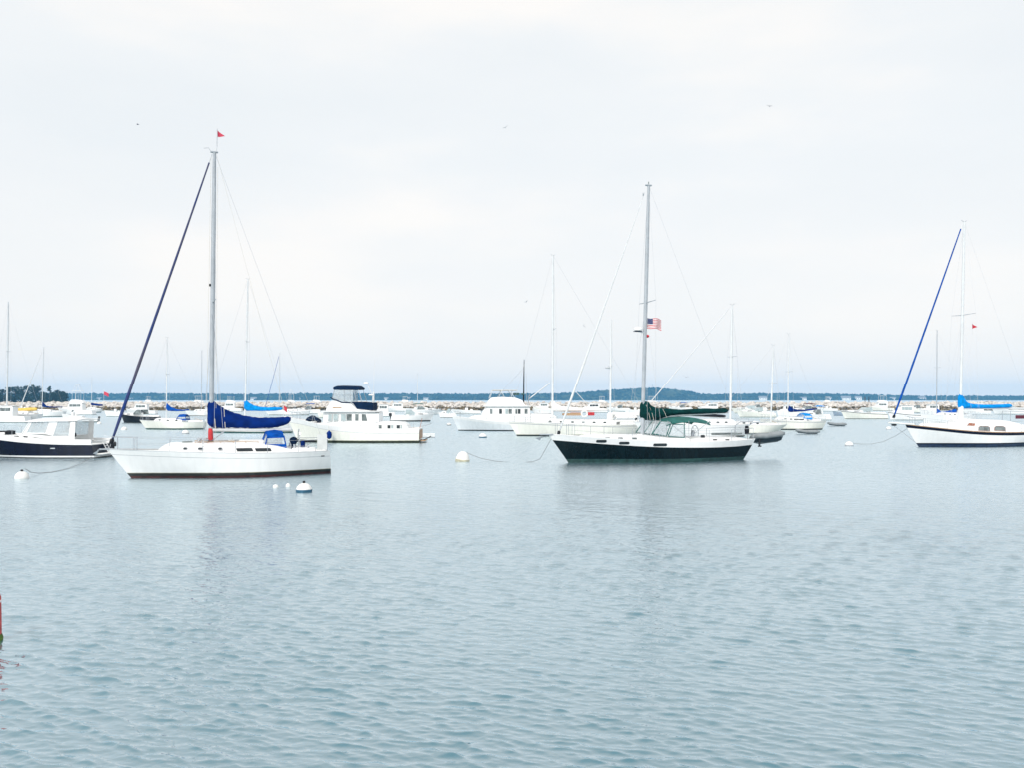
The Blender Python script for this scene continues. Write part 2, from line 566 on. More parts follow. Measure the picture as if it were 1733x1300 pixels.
def rails(parent, H, x0, x1, h=.62, n=6, pulpit=True, pushpit=True, mm=None):
    mm = mm or STEEL
    def edge(x, sd, dz):
        return (x, sd * max(.05, H.deck_half(x) - .07), H.sheer_x(x) + dz)
    for sd in (-1, 1):
        for i in range(n):
            x = x0 + (x1 - x0) * i / (n - 1)
            tube_part(parent, 'stanchion', [edge(x, sd, -.05), edge(x, sd, h)], .013, mm, 5)
        for dz in (h, h * .5):
            tube_part(parent, 'lifeline', [edge(x0 + (x1-x0)*i/20, sd, dz) for i in range(21)], .0055, mm, 4)
    if pulpit:
        mb = MB()
        xs = [x0 * (1 - t) + .02 * t for t in (0, .5, .85)]
        pts = [edge(x, -1, h) for x in xs] + [(-.12, 0, H.sh(0) + h + .04)] + [edge(x, 1, h) for x in reversed(xs)]
        mb.tube(pts, .016, 6)
        for x in (x0 * .9, x0 * .35):
            for sd in (-1, 1):
                mb.tube([edge(x, sd, -.05), edge(x, sd, h)], .014, 5)
        mb.build('bow_pulpit', mm, parent)
    if pushpit:
        mb = MB()
        xe = H.L - .12
        pts = [edge(x1, -1, h), edge(xe, -1, h), (xe + .06, 0, H.sh(1) + h), edge(xe, 1, h), edge(x1, 1, h)]
        mb.tube(pts, .016, 6)
        mb.tube([(p[0], p[1], p[2] - h*.5) for p in pts], .012, 6)
        for x in (x1, xe):
            for sd in (-1, 1):
                mb.tube([edge(x, sd, -.05), edge(x, sd, h)], .014, 5)
        mb.build('stern_pushpit', mm, parent)

def dodger(parent, xf, xm, xr, zb, zt, w, fab, name='dodger', pane=VINYL, side_drop=True, rise=.0):
    """spray hood: windscreen from xf (base) up to xm, fabric roof xm..xr, fabric-edged clear sides"""
    def arch(x, z, ww, n=8, flat=.22):
        return [(x, -ww + 2*ww*i/n, z - flat * abs(2*i/n - 1) ** 2.6) for i in range(n + 1)]
    rt = MB()
    a = [arch(xm, zt, w*.92), arch((xm+xr)/2, zt + .05 + rise, w*.95), arch(xr, zt, w*.95)]
    rt.loft(a, closed=False)
    rt.loft([[(x, y, z - .02) for x, y, z in r] for r in a], closed=False)
    root = rt.build(name, fab, parent, smooth='all')
    top = arch(xm, zt, w*.92)
    bot = [(xf + .12*abs(2*i/8-1)**2, (-w + 2*w*i/8), zb + .02) for i in range(9)]
    wm = MB()
    def mix(t):
        return [lerp3(p, q, t) for p, q in zip(bot, top)]
    wm.loft([mix(.16), mix(.84)], closed=False)
    wm.build('windscreen_pane', pane, root)
    fm = MB()
    fm.loft([mix(0), mix(.16)], closed=False)
    fm.loft([mix(.84), mix(1)], closed=False)
    for i in (0, 3, 5, 8):
        fm.tube([bot[i], top[i]], .035, 5)
    fm.build('windscreen_frame', fab, root)
    for sd in (-1, 1):
        y = sd * w * .96
        ze = zt - .2
        sp = MB()
        sp.tube([(xf + .12, y, zb), (xm, sd*w*.92, ze)], .035, 5)
        sp.tube([(xr, y, ze), (xr + .12, y, zb - .06)], .035, 5)
        if side_drop:
            sp.extr([(xf+.12, y, zb-.06), (xr+.12, y, zb-.1), (xr+.1, y, zb+.12), (xf+.2, y, zb+.13)], (0, sd*.01, 0))
            sp.extr([(xm-.05, y, ze-.12), (xr, y, ze-.1), (xr, y, ze+.02), (xm, y, ze+.02)], (0, sd*.01, 0))
        sp.build('side_frame', fab, root)
        if side_drop:
            MB().extr([(xf+.3, y, zb+.13), (xr+.1, y, zb+.12), (xr, y, ze-.1), (xm-.03, y, ze-.12)], (0, sd*.006, 0)).build('side_pane', pane, root)
    return root

def bimini(parent, x0, x1, zt, w, zb, fab, name='bimini', arch_h=.14, val=.16):
    rings = []
    for i in range(7):
        x = x0 + (x1-x0)*i/6
        dz = -arch_h * abs(2*i/6-1)**2
        rings.append([(x, -w + 2*w*k/8, zt + dz - val*abs(2*k/8-1)**3) for k in range(9)])
    mb = MB().loft(rings, closed=False)
    mb.loft([[(a, b, c - .03) for a, b, c in r] for r in rings], closed=False)
    o = mb.build(name, fab, parent, smooth='all')
    xc = (x0+x1)/2
    for sd in (-1, 1):
        fr = MB()
        for x in (x0+.05, xc, x1-.05):
            fr.tube([(xc, sd*w, zb), (x, sd*w, zt - .22)], .014, 5)
        fr.build('bimini_frame', STEEL, o)
    return o

def outboard(parent, x, y, z, s=1.0, m=OUTB, name='outboard_motor'):
    mb = MB()
    mb.loft([[(x - .16*s*k, y - .13*s*k, z+dz*s), (x + .2*s*k, y - .13*s*k, z+dz*s), (x + .24*s*k, y, z+dz*s), (x + .2*s*k, y + .13*s*k, z+dz*s), (x - .16*s*k, y + .13*s*k, z+dz*s)] for dz, k in ((.15, .8), (.22, 1), (.45, 1), (.55, .7))], cap=True)
    mb.box(x - .06*s, x + .08*s, y - .04*s, y + .04*s, z - .5*s, z + .16*s)
    mb.box(x - .12*s, x + .2*s, y - .03*s, y + .03*s, z - .6*s, z - .5*s)
    return mb.build(name, m, parent, smooth=True)

# ------------------------------------------------------------------ water
def water_material():
    m = bpy.data.materials.new('harbour_water')
    m.use_nodes = True
    t = m.node_tree
    t.nodes.remove(t.nodes['Principled BSDF'])
    body = N(t, 'ShaderNodeBsdfDiffuse')                 # light scattered back by the silty water
    body.inputs['Color'].default_value = (0.07, 0.16, 0.20, 1)
    gl = N(t, 'ShaderNodeBsdfGlossy')
    gl.inputs['Roughness'].default_value = .035
    gl.inputs['Color'].default_value = (.88, .96, 1, 1)
    lw = N(t, 'ShaderNodeLayerWeight')
    lw.inputs['Blend'].default_value = .5
    pw = N(t, 'ShaderNodeMath', operation='POWER')
    pw.inputs[1].default_value = 1.75
    mx = N(t, 'ShaderNodeMixShader')
    t.links.new(lw.outputs['Facing'], pw.inputs[0])
    t.links.new(pw.outputs[0], mx.inputs['Fac'])
    t.links.new(body.outputs[0], mx.inputs[1])
    t.links.new(gl.outputs[0], mx.inputs[2])
    t.links.new(mx.outputs[0], t.nodes['Material Output'].inputs['Surface'])
    tc = N(t, 'ShaderNodeTexCoord')
    def noise(scale, stretch, rot, detail=2.0):
        mp = N(t, 'ShaderNodeMapping')
        mp.inputs['Rotation'].default_value = (0, 0, R(rot))
        mp.inputs['Scale'].default_value = stretch
        nz = N(t, 'ShaderNodeTexNoise')
        nz.inputs['Scale'].default_value = scale
        nz.inputs['Detail'].default_value = detail
        nz.inputs['Roughness'].default_value = .55
        t.links.new(tc.outputs['Object'], mp.inputs['Vector'])
        t.links.new(mp.outputs['Vector'], nz.inputs['Vector'])
        return nz
    n1 = noise(3.6, (.55, 1, 1), 20, 2)
    n2 = noise(7.0, (.6, 1, 1), 25, 2)
    b1 = N(t, 'ShaderNodeBump'); b1.inputs['Strength'].default_value = 1.0; b1.inputs['Distance'].default_value = .10
    b2 = N(t, 'ShaderNodeBump'); b2.inputs['Strength'].default_value = .8; b2.inputs['Distance'].default_value = .014
    t.links.new(n1.outputs['Fac'], b1.inputs['Height'])
    t.links.new(n2.outputs['Fac'], b2.inputs['Height'])
    t.links.new(b1.outputs['Normal'], b2.inputs['Normal'])
    for nd in (body, gl, lw):
        t.links.new(b2.outputs['Normal'], nd.inputs['Normal'])
    # close to the quay the ripples are modelled, so the fine bump eases off there
    ln = N(t, 'ShaderNodeVectorMath', operation='LENGTH')
    mr = N(t, 'ShaderNodeMapRange')
    for k, v in ((1, 14.0), (2, 55.0), (3, .2), (4, 1.0)):
        mr.inputs[k].default_value = v
    t.links.new(tc.outputs['Object'], ln.inputs[0])
    t.links.new(ln.outputs['Value'], mr.inputs[0])
    t.links.new(mr.outputs[0], b1.inputs['Strength'])
    # and further out the ripples too small to model spread the reflection
    m2 = N(t, 'ShaderNodeMapRange')
    for k, v in ((1, 12.0), (2, 45.0), (3, .035), (4, .26)):
        m2.inputs[k].default_value = v
    t.links.new(ln.outputs['Value'], m2.inputs[0])
    t.links.new(m2.outputs[0], gl.inputs['Roughness'])
    return m

def build_water():
    q = np.concatenate([np.linspace(2400, 660, 30), np.linspace(652, 110, 520), np.linspace(108.9, 2.2, 90), [1.9]])
    rad = FPX * CAM_H / q
    rad[-1] = 3080.0
    ang = np.concatenate([np.linspace(-180, -44, 24), np.linspace(-38, 38, 950), np.linspace(44, 180, 24)])
    A, RR = np.meshgrid(np.radians(ang), rad)
    X = RR * np.sin(A); Y = RR * np.cos(A); Z = np.zeros_like(X)
    dr = np.gradient(rad)[:, None] * np.ones_like(X)
    dense = ((np.abs(A) < R(38.01)) & (RR < 110)).astype(float)
    DX = np.zeros_like(X); DY = np.zeros_like(X)
    # wind chop: crests run from upper left to lower right in the view
    gust = np.zeros_like(X)
    for _ in range(9):
        lam = rng.uniform(5, 26); th = rng.uniform(0, 6.28); ph = rng.uniform(0, 6.28)
        gust += np.sin((X*np.cos(th) + Y*np.sin(th)) * 6.283/lam + ph)
    gust = np.clip(.97 + .09 * gust, .6, 1.3)
    for i in range(124):
        long = i < 7
        lam = rng.uniform(.6, 1.6) if long else .085 * (5.0 ** rng.uniform(0, 1))
        th = R(67) + rng.normal(0, .25 if long else .34)
        k = 6.2832 / lam
        slope = (.012 if long else .028) * rng.uniform(.6, 1.35)
        amp = slope / k
        fade = np.clip((lam / dr - 1.4) / 1.6, 0, 1) * dense * gust
        ph = k * (X*np.cos(th) + Y*np.sin(th)) + rng.uniform(0, 6.28)
        Z += amp * fade * np.cos(ph)
        DX -= amp * fade * np.sin(ph) * np.cos(th) * .95
        DY -= amp * fade * np.sin(ph) * np.sin(th) * .95
    Z = Z + .12 * np.clip(Z, -.02, .03) ** 2 / .009
    X = X + DX; Y = Y + DY
    nr, na = X.shape
    co = np.stack([X, Y, Z], -1).reshape(-1, 3)
    i, j = np.meshgrid(np.arange(nr-1), np.arange(na-1), indexing='ij')
    base = i*na + j
    quads = np.stack([base, base+na, base+na+1, base+1], -1).reshape(-1, 4)
    co = np.vstack([co, [[0, 0, 0]]])
    c = len(co) - 1
    fan = np.stack([np.full(na-1, c), np.arange(na-1), np.arange(1, na)], -1)
    me = bpy.data.meshes.new('water')
    me.vertices.add(len(co)); me.vertices.foreach_set('co', co.ravel())
    nl = quads.size + fan.size
    me.loops.add(nl)
    me.loops.foreach_set('vertex_index', np.concatenate([quads.ravel(), fan.ravel()]).astype(np.int32))
    nf = len(quads) + len(fan)
    me.polygons.add(nf)
    starts = np.concatenate([np.arange(len(quads))*4, quads.size + np.arange(len(fan))*3]).astype(np.int32)
    me.polygons.foreach_set('loop_start', starts)
    me.polygons.foreach_set('use_smooth', np.ones(nf, bool))
    me.update(calc_edges=True)
    me.validate()
    if me.polygons[0].normal.z < 0:
        me.flip_normals()
    me.materials.append(water_material())
    o = bpy.data.objects.new('water', me)
    COL.objects.link(o)
    tag(o, 'pale grey blue harbour water ruffled by small wind ripples', 'water', kind='structure')
build_water()

def wpos(px, py):
    Y = FPX * CAM_H / (py - HOR)
    return ((px - 866.5) / FPX * Y, Y)

# ------------------------------------------------------------------ far shore, hill, houses
FARD = 2500.0
skyline = [(-300, 666), (60, 666), (140, 665.5), (200, 665.5), (255, 664.6), (330, 665.5), (405, 666.6), (470, 665), (560, 665.5), (640, 665.5), (790, 666),
           (880, 665.4), (940, 664.8), (985, 662), (1030, 657.5), (1065, 654.5), (1092, 652.6), (1112, 652.4), (1132, 655), (1165, 659), (1174, 662.5), (1185, 666), (1205, 666.8),
           (1240, 665.6), (1300, 665), (1340, 664.6), (1420, 666.6), (1475, 667.3), (1520, 669), (1560, 670.8), (1620, 670), (1690, 670.6), (1900, 671), (2100, 671)]
def ridge_h(px):
    py = float(np.interp(px, [a for a, b in skyline], [b for a, b in skyline]))
    return CAM_H + (HOR - py) * FARD / FPX
def far_shore():
    forest = mat('far_forest_leaves', (0.016, 0.038, 0.040), 0.9, .35, .02, spec=.1)
    ground = mat('far_shore_ground', (0.05, 0.07, 0.045), 0.9, .3, .01, spec=.1)
    mb = MB()
    rows = []
    pxs = np.arange(-300, 2101, 8)
    for d, k in ((0, -.02), (6, .04), (40, .55), (140, .84), (300, .88), (420, .4), (540, -.02)):
        rows.append([((p - 866.5)/FPX*FARD*(1 + d/FARD), FARD + d, ridge_h(p)*k*(1 + .08*math.sin(p*.11 + d)) if k > 0 else -2) for p in pxs])
    mb.loft(rows, closed=False)
    tag(mb.build('hills', ground, None, smooth='all'), 'low wooded far shore rising to one broad hill', 'hill', kind='structure')
    # canopy: many small crowns over the ridge, one mass
    base = [(0,0,1), (.89,0,.45), (.28,.85,.45), (-.72,.53,.45), (-.72,-.53,.45), (.28,-.85,.45), (.72,.53,-.45), (-.28,.85,-.45), (-.89,0,-.45), (-.28,-.85,-.45), (.72,-.53,-.45)]
    fc = [(0,1,2),(0,2,3),(0,3,4),(0,4,5),(0,5,1),(1,6,2),(2,7,3),(3,8,4),(4,9,5),(5,10,1),(2,6,7),(3,7,8),(4,8,9),(5,9,10),(1,10,6)]
    nb = 9000
    px = rng.uniform(-300, 2100, nb)
    d = np.abs(rng.normal(0, 95, nb)) + 4
    hh = np.array([ridge_h(p) for p in px])
    kk = np.interp(d, [0, 6, 40, 140, 420], [0, .05, .5, .8, .86])
    sz = rng.uniform(3.2, 7.0, nb)
    Xc = (px - 866.5)/FPX*(FARD + d)
    zc = np.maximum(hh*kk - 1.0, 1.5) + rng.uniform(-1, 1.0, nb)
    zc = np.minimum(zc, hh - sz*.75 + rng.uniform(0, 1.2, nb))
    V = np.array(base)[None] * rng.uniform(.75, 1.25, (nb, 11, 1)) * sz[:, None, None]
    V[:, :, 2] *= .9
    V += np.stack([Xc, FARD + d, zc], -1)[:, None, :]
    F = (np.array(fc)[None] + (np.arange(nb)*11)[:, None, None]).reshape(-1, 3)
    me = bpy.data.meshes.new('far_woods')
    me.from_pydata(V.reshape(-1, 3).tolist(), [], F.tolist())
    me.materials.append(forest)
    o = bpy.data.objects.new('far_woods', me); COL.objects.link(o)
    tag(o, 'hazy blue woods covering the far shore and its hill', 'woods', kind='stuff')
    tower = MB()
    x = (1104 - 866.5)/FPX*(FARD+300)
    z0 = ridge_h(1104)*.85
    tower.tube([(x, FARD+300, z0), (x, FARD+300, z0 + 15)], [.9, .35], 6)
    tower.box(x-1.2, x+1.2, FARD+299, FARD+301, z0+10, z0+11.5)
    tag(tower.build('radio_tower', ALU), 'thin radio tower standing on top of the far hill', 'tower')
far_shore()

HOUSE_W = mat('pale_house_paint', (0.72, 0.70, 0.66), .7, .06, .3)
HOUSE_R = mat('grey_shingle_roof', (0.22, 0.22, 0.23), .8, .15, .3)
HOUSE_G = mat('house_window_glass', (0.05, 0.06, 0.07), .1, .2, .3)
def house(px, w, h, label, d=30.0):
    Y = FARD - 6 + d
    X = (px - 866.5)/FPX*Y
    o = empty('shore_house', (X, Y - 14, 0.6), R(random.uniform(-12, 12)), label, 'house', 'houses along the far shore')
    dp = w*.6
    MB().box(-w/2, w/2, -dp/2, dp/2, -1.5, h).build('wall', HOUSE_W, o)
    MB().loft([[(x, -dp/2-.6, h+.02), (x, dp/2+.6, h+.02), (x, 0, h + dp*.42)] for x in (-w/2-.6, w/2+.6)], cap=True).build('roof', HOUSE_R, o)
    for i in range(3):
        xx = -w/2 + w*(i + .5)/3
        MB().box(xx - .7, xx + .7, -dp/2-.08, -dp/2+.1, h*.35, h*.75).build('window', HOUSE_G, o)
for px, w, h, lb in ((172, 13, 6, 'pale shore house behind the pink flag at left'), (226, 11, 5, 'small pale house right of the leaning blue furled jib'),
        (432, 17, 6, 'wide pale shore house above the sky blue sail cover'), (508, 10, 6, 'pale shore house left of the navy canvas flybridge'),
        (655, 12, 7, 'pale shore house just right of the trawler mast'), (693, 9, 8, 'narrow pale shore house left of the thin lone mast'),
        (722, 14, 6, 'pale shore house right of the thin lone mast'), (1288, 22, 9, 'large pale building on the shore between two white masts'),
        (1357, 16, 7, 'pale shore house right of the mast with royal blue cover'), (1400, 13, 8, 'pale shore house left of the long low shore building'),
        (1428, 26, 8, 'long low pale building on the right part of far shore'), (1449, 18, 10, 'pale gabled house beside the long low shore building'),
        (1507, 16, 7, 'pale shore house near the leaning bright blue jib'), (1556, 20, 8, 'pale shore house right of the leaning bright blue jib')):
    house(px, w, h*.7, lb)

# ------------------------------------------------------------------ wooded point at the left
def point_trees():
    D = 700.0
    leaf = mat('dark_evergreen_leaves', (0.030, 0.052, 0.032), .85, .4, .15, spec=.15)
    leaf2 = mat('bluish_evergreen_leaves', (0.026, 0.045, 0.038), .85, .4, .15, spec=.15)
    bark = mat('tree_bark', (0.10, 0.075, 0.06), .9, .2, 2.0)
    g = MB()
    xs = np.linspace(-620, -345, 30)
    rows = []
    for d, k in ((-12, -.6), (-6, .7), (10, 1.6), (60, 2.2), (160, 1.2), (220, -.6)):
        rows.append([(x*(1 + d/D), D + d, k if -610 < x < -350 else -.6) for x in xs])
    g.loft(rows, closed=False)
    tag(g.build('headland', mat('headland_ground', (.10, .09, .06), .9, .3, .1), None, smooth='all'), 'low wooded headland at the left', 'headland', kind='structure')
    def tree(px, top, wpx, label, m, d=0, thin=False):
        Y = D + d; sc = Y / FPX
        h = CAM_H + (HOR - top)*sc - 1.0
        o = empty('headland_tree', ((px-866.5)*sc, Y, 1.0), 0, label, 'tree', 'trees on the wooded headland')
        r_ = random.Random(px*7 + d)
        t = MB()
        t.tube([(0,0,-1.5), (.1,0,h*.35), (-.05,.1,h*.7), (.05,0,h*.93)], [.32, .26, .16, .05], 7)
        for k in range(9):
            a = r_.uniform(0, 6.28); z = h*r_.uniform(.35, .85)
            ln = wpx*sc*.5*r_.uniform(.4, .9)
            t.tube([(0,0,z), (ln*math.cos(a)*.5, ln*math.sin(a)*.5, z+.4), (ln*math.cos(a), ln*math.sin(a), z + 1.0)], [.1, .06, .02], 4)
        t.build('trunk', bark, o)
        c = MB()
        nl = 44 if not thin else 9
        lumps = []
        for k in range(nl):
            zf = r_.uniform(.0 if not thin else .5, .93)
            rr = wpx*sc*.5*(.95 if zf < .7 else .6) * (1 if not thin else .7)
            a = r_.uniform(0, 6.28); q = rr*math.sqrt(r_.random())
            lumps.append((q*math.cos(a), q*math.sin(a), h*zf, r_.uniform(.9, 1.9)*(1 if not thin else .65)))
        lumps.append((0, 0, h*.95, .8))
        for lx, ly, lz, lr in lumps:
            for _ in range(60):
                v = Vector((r_.gauss(0, 1), r_.gauss(0, 1), r_.gauss(0, .7))).normalized()*lr*(r_.random()**.35)
                p = Vector((lx, ly, lz)) + v
                e1 = Vector((r_.uniform(-1, 1), r_.uniform(-1, 1), r_.uniform(-1, 1)))*.6
                e2 = Vector((r_.uniform(-1, 1), r_.uniform(-1, 1), r_.uniform(-1, 1)))*.42
                c.add([p, p + e1, p + e1*.6 + e2, p + e2*.8], [(0, 1, 2, 3)])
        c.build('crown', m, o, recalc=False)
    tree(-6, 655, 16, 'dark evergreen cut by the left frame edge', leaf)
    tree(3, 660, 12, 'shorter evergreen beside the left frame edge', leaf2, 15)
    tree(16, 656, 15, 'evergreen just right of the tall pale mast at left', leaf)
    tree(26, 655, 15, 'round evergreen left of the leaning white jib, second from pale mast', leaf2, 8)
    tree(36, 655, 14, 'evergreen just left of the leaning white furled jib', leaf)
    tree(46, 653, 15, 'evergreen directly behind the leaning white furled jib', leaf2, 5)
    tree(56, 652, 14, 'tallest evergreen on headland right of leaning white jib', leaf)
    tree(64, 654, 15, 'wide evergreen with loose top left of the thin mast', leaf2, 12)
    tree(72, 664, 12, 'low bushy evergreen behind the mast with blue cover', leaf)
    tree(79, 666, 11, 'low rounded evergreen right of the blue covered mast', leaf2, 10)
    tree(84, 654, 9, 'thin lone pine with sparse top and open gap below', leaf, 0, True)
    tree(90, 665, 12, 'low evergreen right of the sparse pine', leaf)
    tree(97, 661, 12, 'pointed evergreen near the right end of headland', leaf2, 6)
    tree(105, 664, 12, 'evergreen second from the right end of headland', leaf)
    tree(110, 666, 9, 'rightmost evergreen on the headland beside the white sportfisher', leaf2, 4)
point_trees()

# ------------------------------------------------------------------ breakwater
def breakwater():
    o = empty('breakwater', (0, 300, 0), 0, 'long low breakwater of pale granite boulders behind the boats', 'breakwater')
    stone = mat('pale_granite', (0.55, 0.505, 0.46), .85, .1, .45, second=(0.64, 0.60, 0.56))
    weed = mat('brown_rockweed', (0.10, 0.075, 0.035), .9, .4, .6, second=(0.20, 0.15, 0.075))
    core = mat('dark_granite_core', (0.44, 0.39, 0.34), .9, .2, .5)
    MB().loft([[(x, -5, -1), (x, -1.9, 2.2), (x, 1.9, 2.2), (x, 5, -1)] for x in np.linspace(-340, 340, 40)], cap=True).build('core', core, o)
    base = np.array([(0,0,1), (.89,0,.45), (.28,.85,.45), (-.72,.53,.45), (-.72,-.53,.45), (.28,-.85,.45), (.72,.53,-.45), (-.28,.85,-.45), (-.89,0,-.45), (-.28,-.85,-.45), (.72,-.53,-.45), (0,0,-1)])
    fc = np.array([(0,1,2),(0,2,3),(0,3,4),(0,4,5),(0,5,1),(1,6,2),(2,7,3),(3,8,4),(4,9,5),(5,10,1),(2,6,7),(3,7,8),(4,8,9),(5,9,10),(1,10,6),(6,11,7),(7,11,8),(8,11,9),(9,11,10),(10,11,6)])
    def rocks(name, n, zr, m, szr):
        x = rng.uniform(-340, 340, n)
        z = rng.uniform(*zr, n)
        y = -(5 - z*1.35) * np.where(rng.random(n) < .8, 1, -1) + rng.normal(0, .35, n)
        top = rng.random(n) < .22
        if zr[1] > 2:
            z = np.where(top, 2.25 + rng.uniform(-.15, .45, n), z); y = np.where(top, rng.uniform(-2.1, 2.1, n), y)
        sz = rng.uniform(*szr, n)
        V = base[None]*rng.uniform(.72, 1.25, (n, 12, 1))*sz[:, None, None]*np.stack([rng.uniform(.8, 1.6, n), rng.uniform(.8, 1.1, n), rng.uniform(.55, .85, n)], -1)[:, None, :]
        V += np.stack([x, y, z], -1)[:, None, :]
        F = (fc[None] + (np.arange(n)*12)[:, None, None]).reshape(-1, 3)
        me = bpy.data.meshes.new(name)
        me.from_pydata(V.reshape(-1, 3).tolist(), [], F.tolist())
        me.materials.append(m)
        b = bpy.data.objects.new(name, me); COL.objects.link(b); b.parent = o
        b['kind'] = 'stuff'
    rocks('boulders', 7500, (1.0, 2.3), stone, (.3, .75))
    rocks('weed_covered_boulders', 3000, (-.2, 1.1), weed, (.35, .75))
breakwater()

def person(px, label, shirt, trousers, dx=0):
    Y = 299.0
    X = (px - 866.5)/FPX*Y
    root = empty('person', (X, Y, 2.75), R(random.uniform(0, 360)), label, 'person')
    joints = [(0,0,.95),(0,0,1.18),(0,0,1.42),(0,0,1.53),(0,.02,1.66),(0,.02,1.78),
              (.19,0,1.40),(.25,.02,1.12),(.24,.10,.88),(-.19,0,1.40),(-.25,.02,1.12),(-.24,.1,.88),
              (.1,0,.9),(.11,.03,.48),(.12,-.02,.06),(.12,.14,.03),(-.1,0,.9),(-.11,-.02,.48),(-.12,-.06,.06),(-.12,.1,.03)]
    edges = [(0,1),(1,2),(2,3),(3,4),(4,5),(2,6),(6,7),(7,8),(2,9),(9,10),(10,11),(0,12),(12,13),(13,14),(14,15),(0,16),(16,17),(17,18),(18,19)]
    rad = [.15,.14,.15,.06,.1,.08,.07,.05,.04,.07,.05,.04,.09,.065,.045,.04,.09,.065,.045,.04]
    me = bpy.data.meshes.new('body')
    me.from_pydata(joints, edges, [])
    b = bpy.data.objects.new('body', me); COL.objects.link(b); b.parent = root
    me.materials.append(shirt)
    md = b.modifiers.new('skin', 'SKIN')
    for sv, r_ in zip(me.skin_vertices[0].data, rad):
        sv.radius = (r_, r_*.85)
    me.skin_vertices[0].data[0].use_root = True
    b.modifiers.new('sub', 'SUBSURF').levels = 1
    b.modifiers['sub'].render_levels = 1
    tr = MB()
    for sx, j in ((.1, (12, 13, 14)), (-.1, (16, 17, 18))):
        tr.tube([joints[j[0]], joints[j[1]], joints[j[2]]], [.125, .1, .085], 7)
    tr.build('trousers', trousers, root, smooth=True)
    MB().lathe([(.02, 1.84), (.09, 1.82), (.118, 1.74), (.105, 1.66)], (0, 0, 0), 8).build('hair', mat('brown_hair', (.05, .035, .025), .7), root, smooth=True)
person(1464, 'person in a dark brown jacket standing on breakwater, left of two', mat('brown_jacket', (.09, .06, .05), .9), mat('grey_trousers', (.08, .08, .09), .9))
person(1470.5, 'person in dark navy clothes standing on breakwater, right of two', mat('navy_jacket', (.02, .025, .05), .9), mat('dark_trousers', (.02, .02, .03), .9))

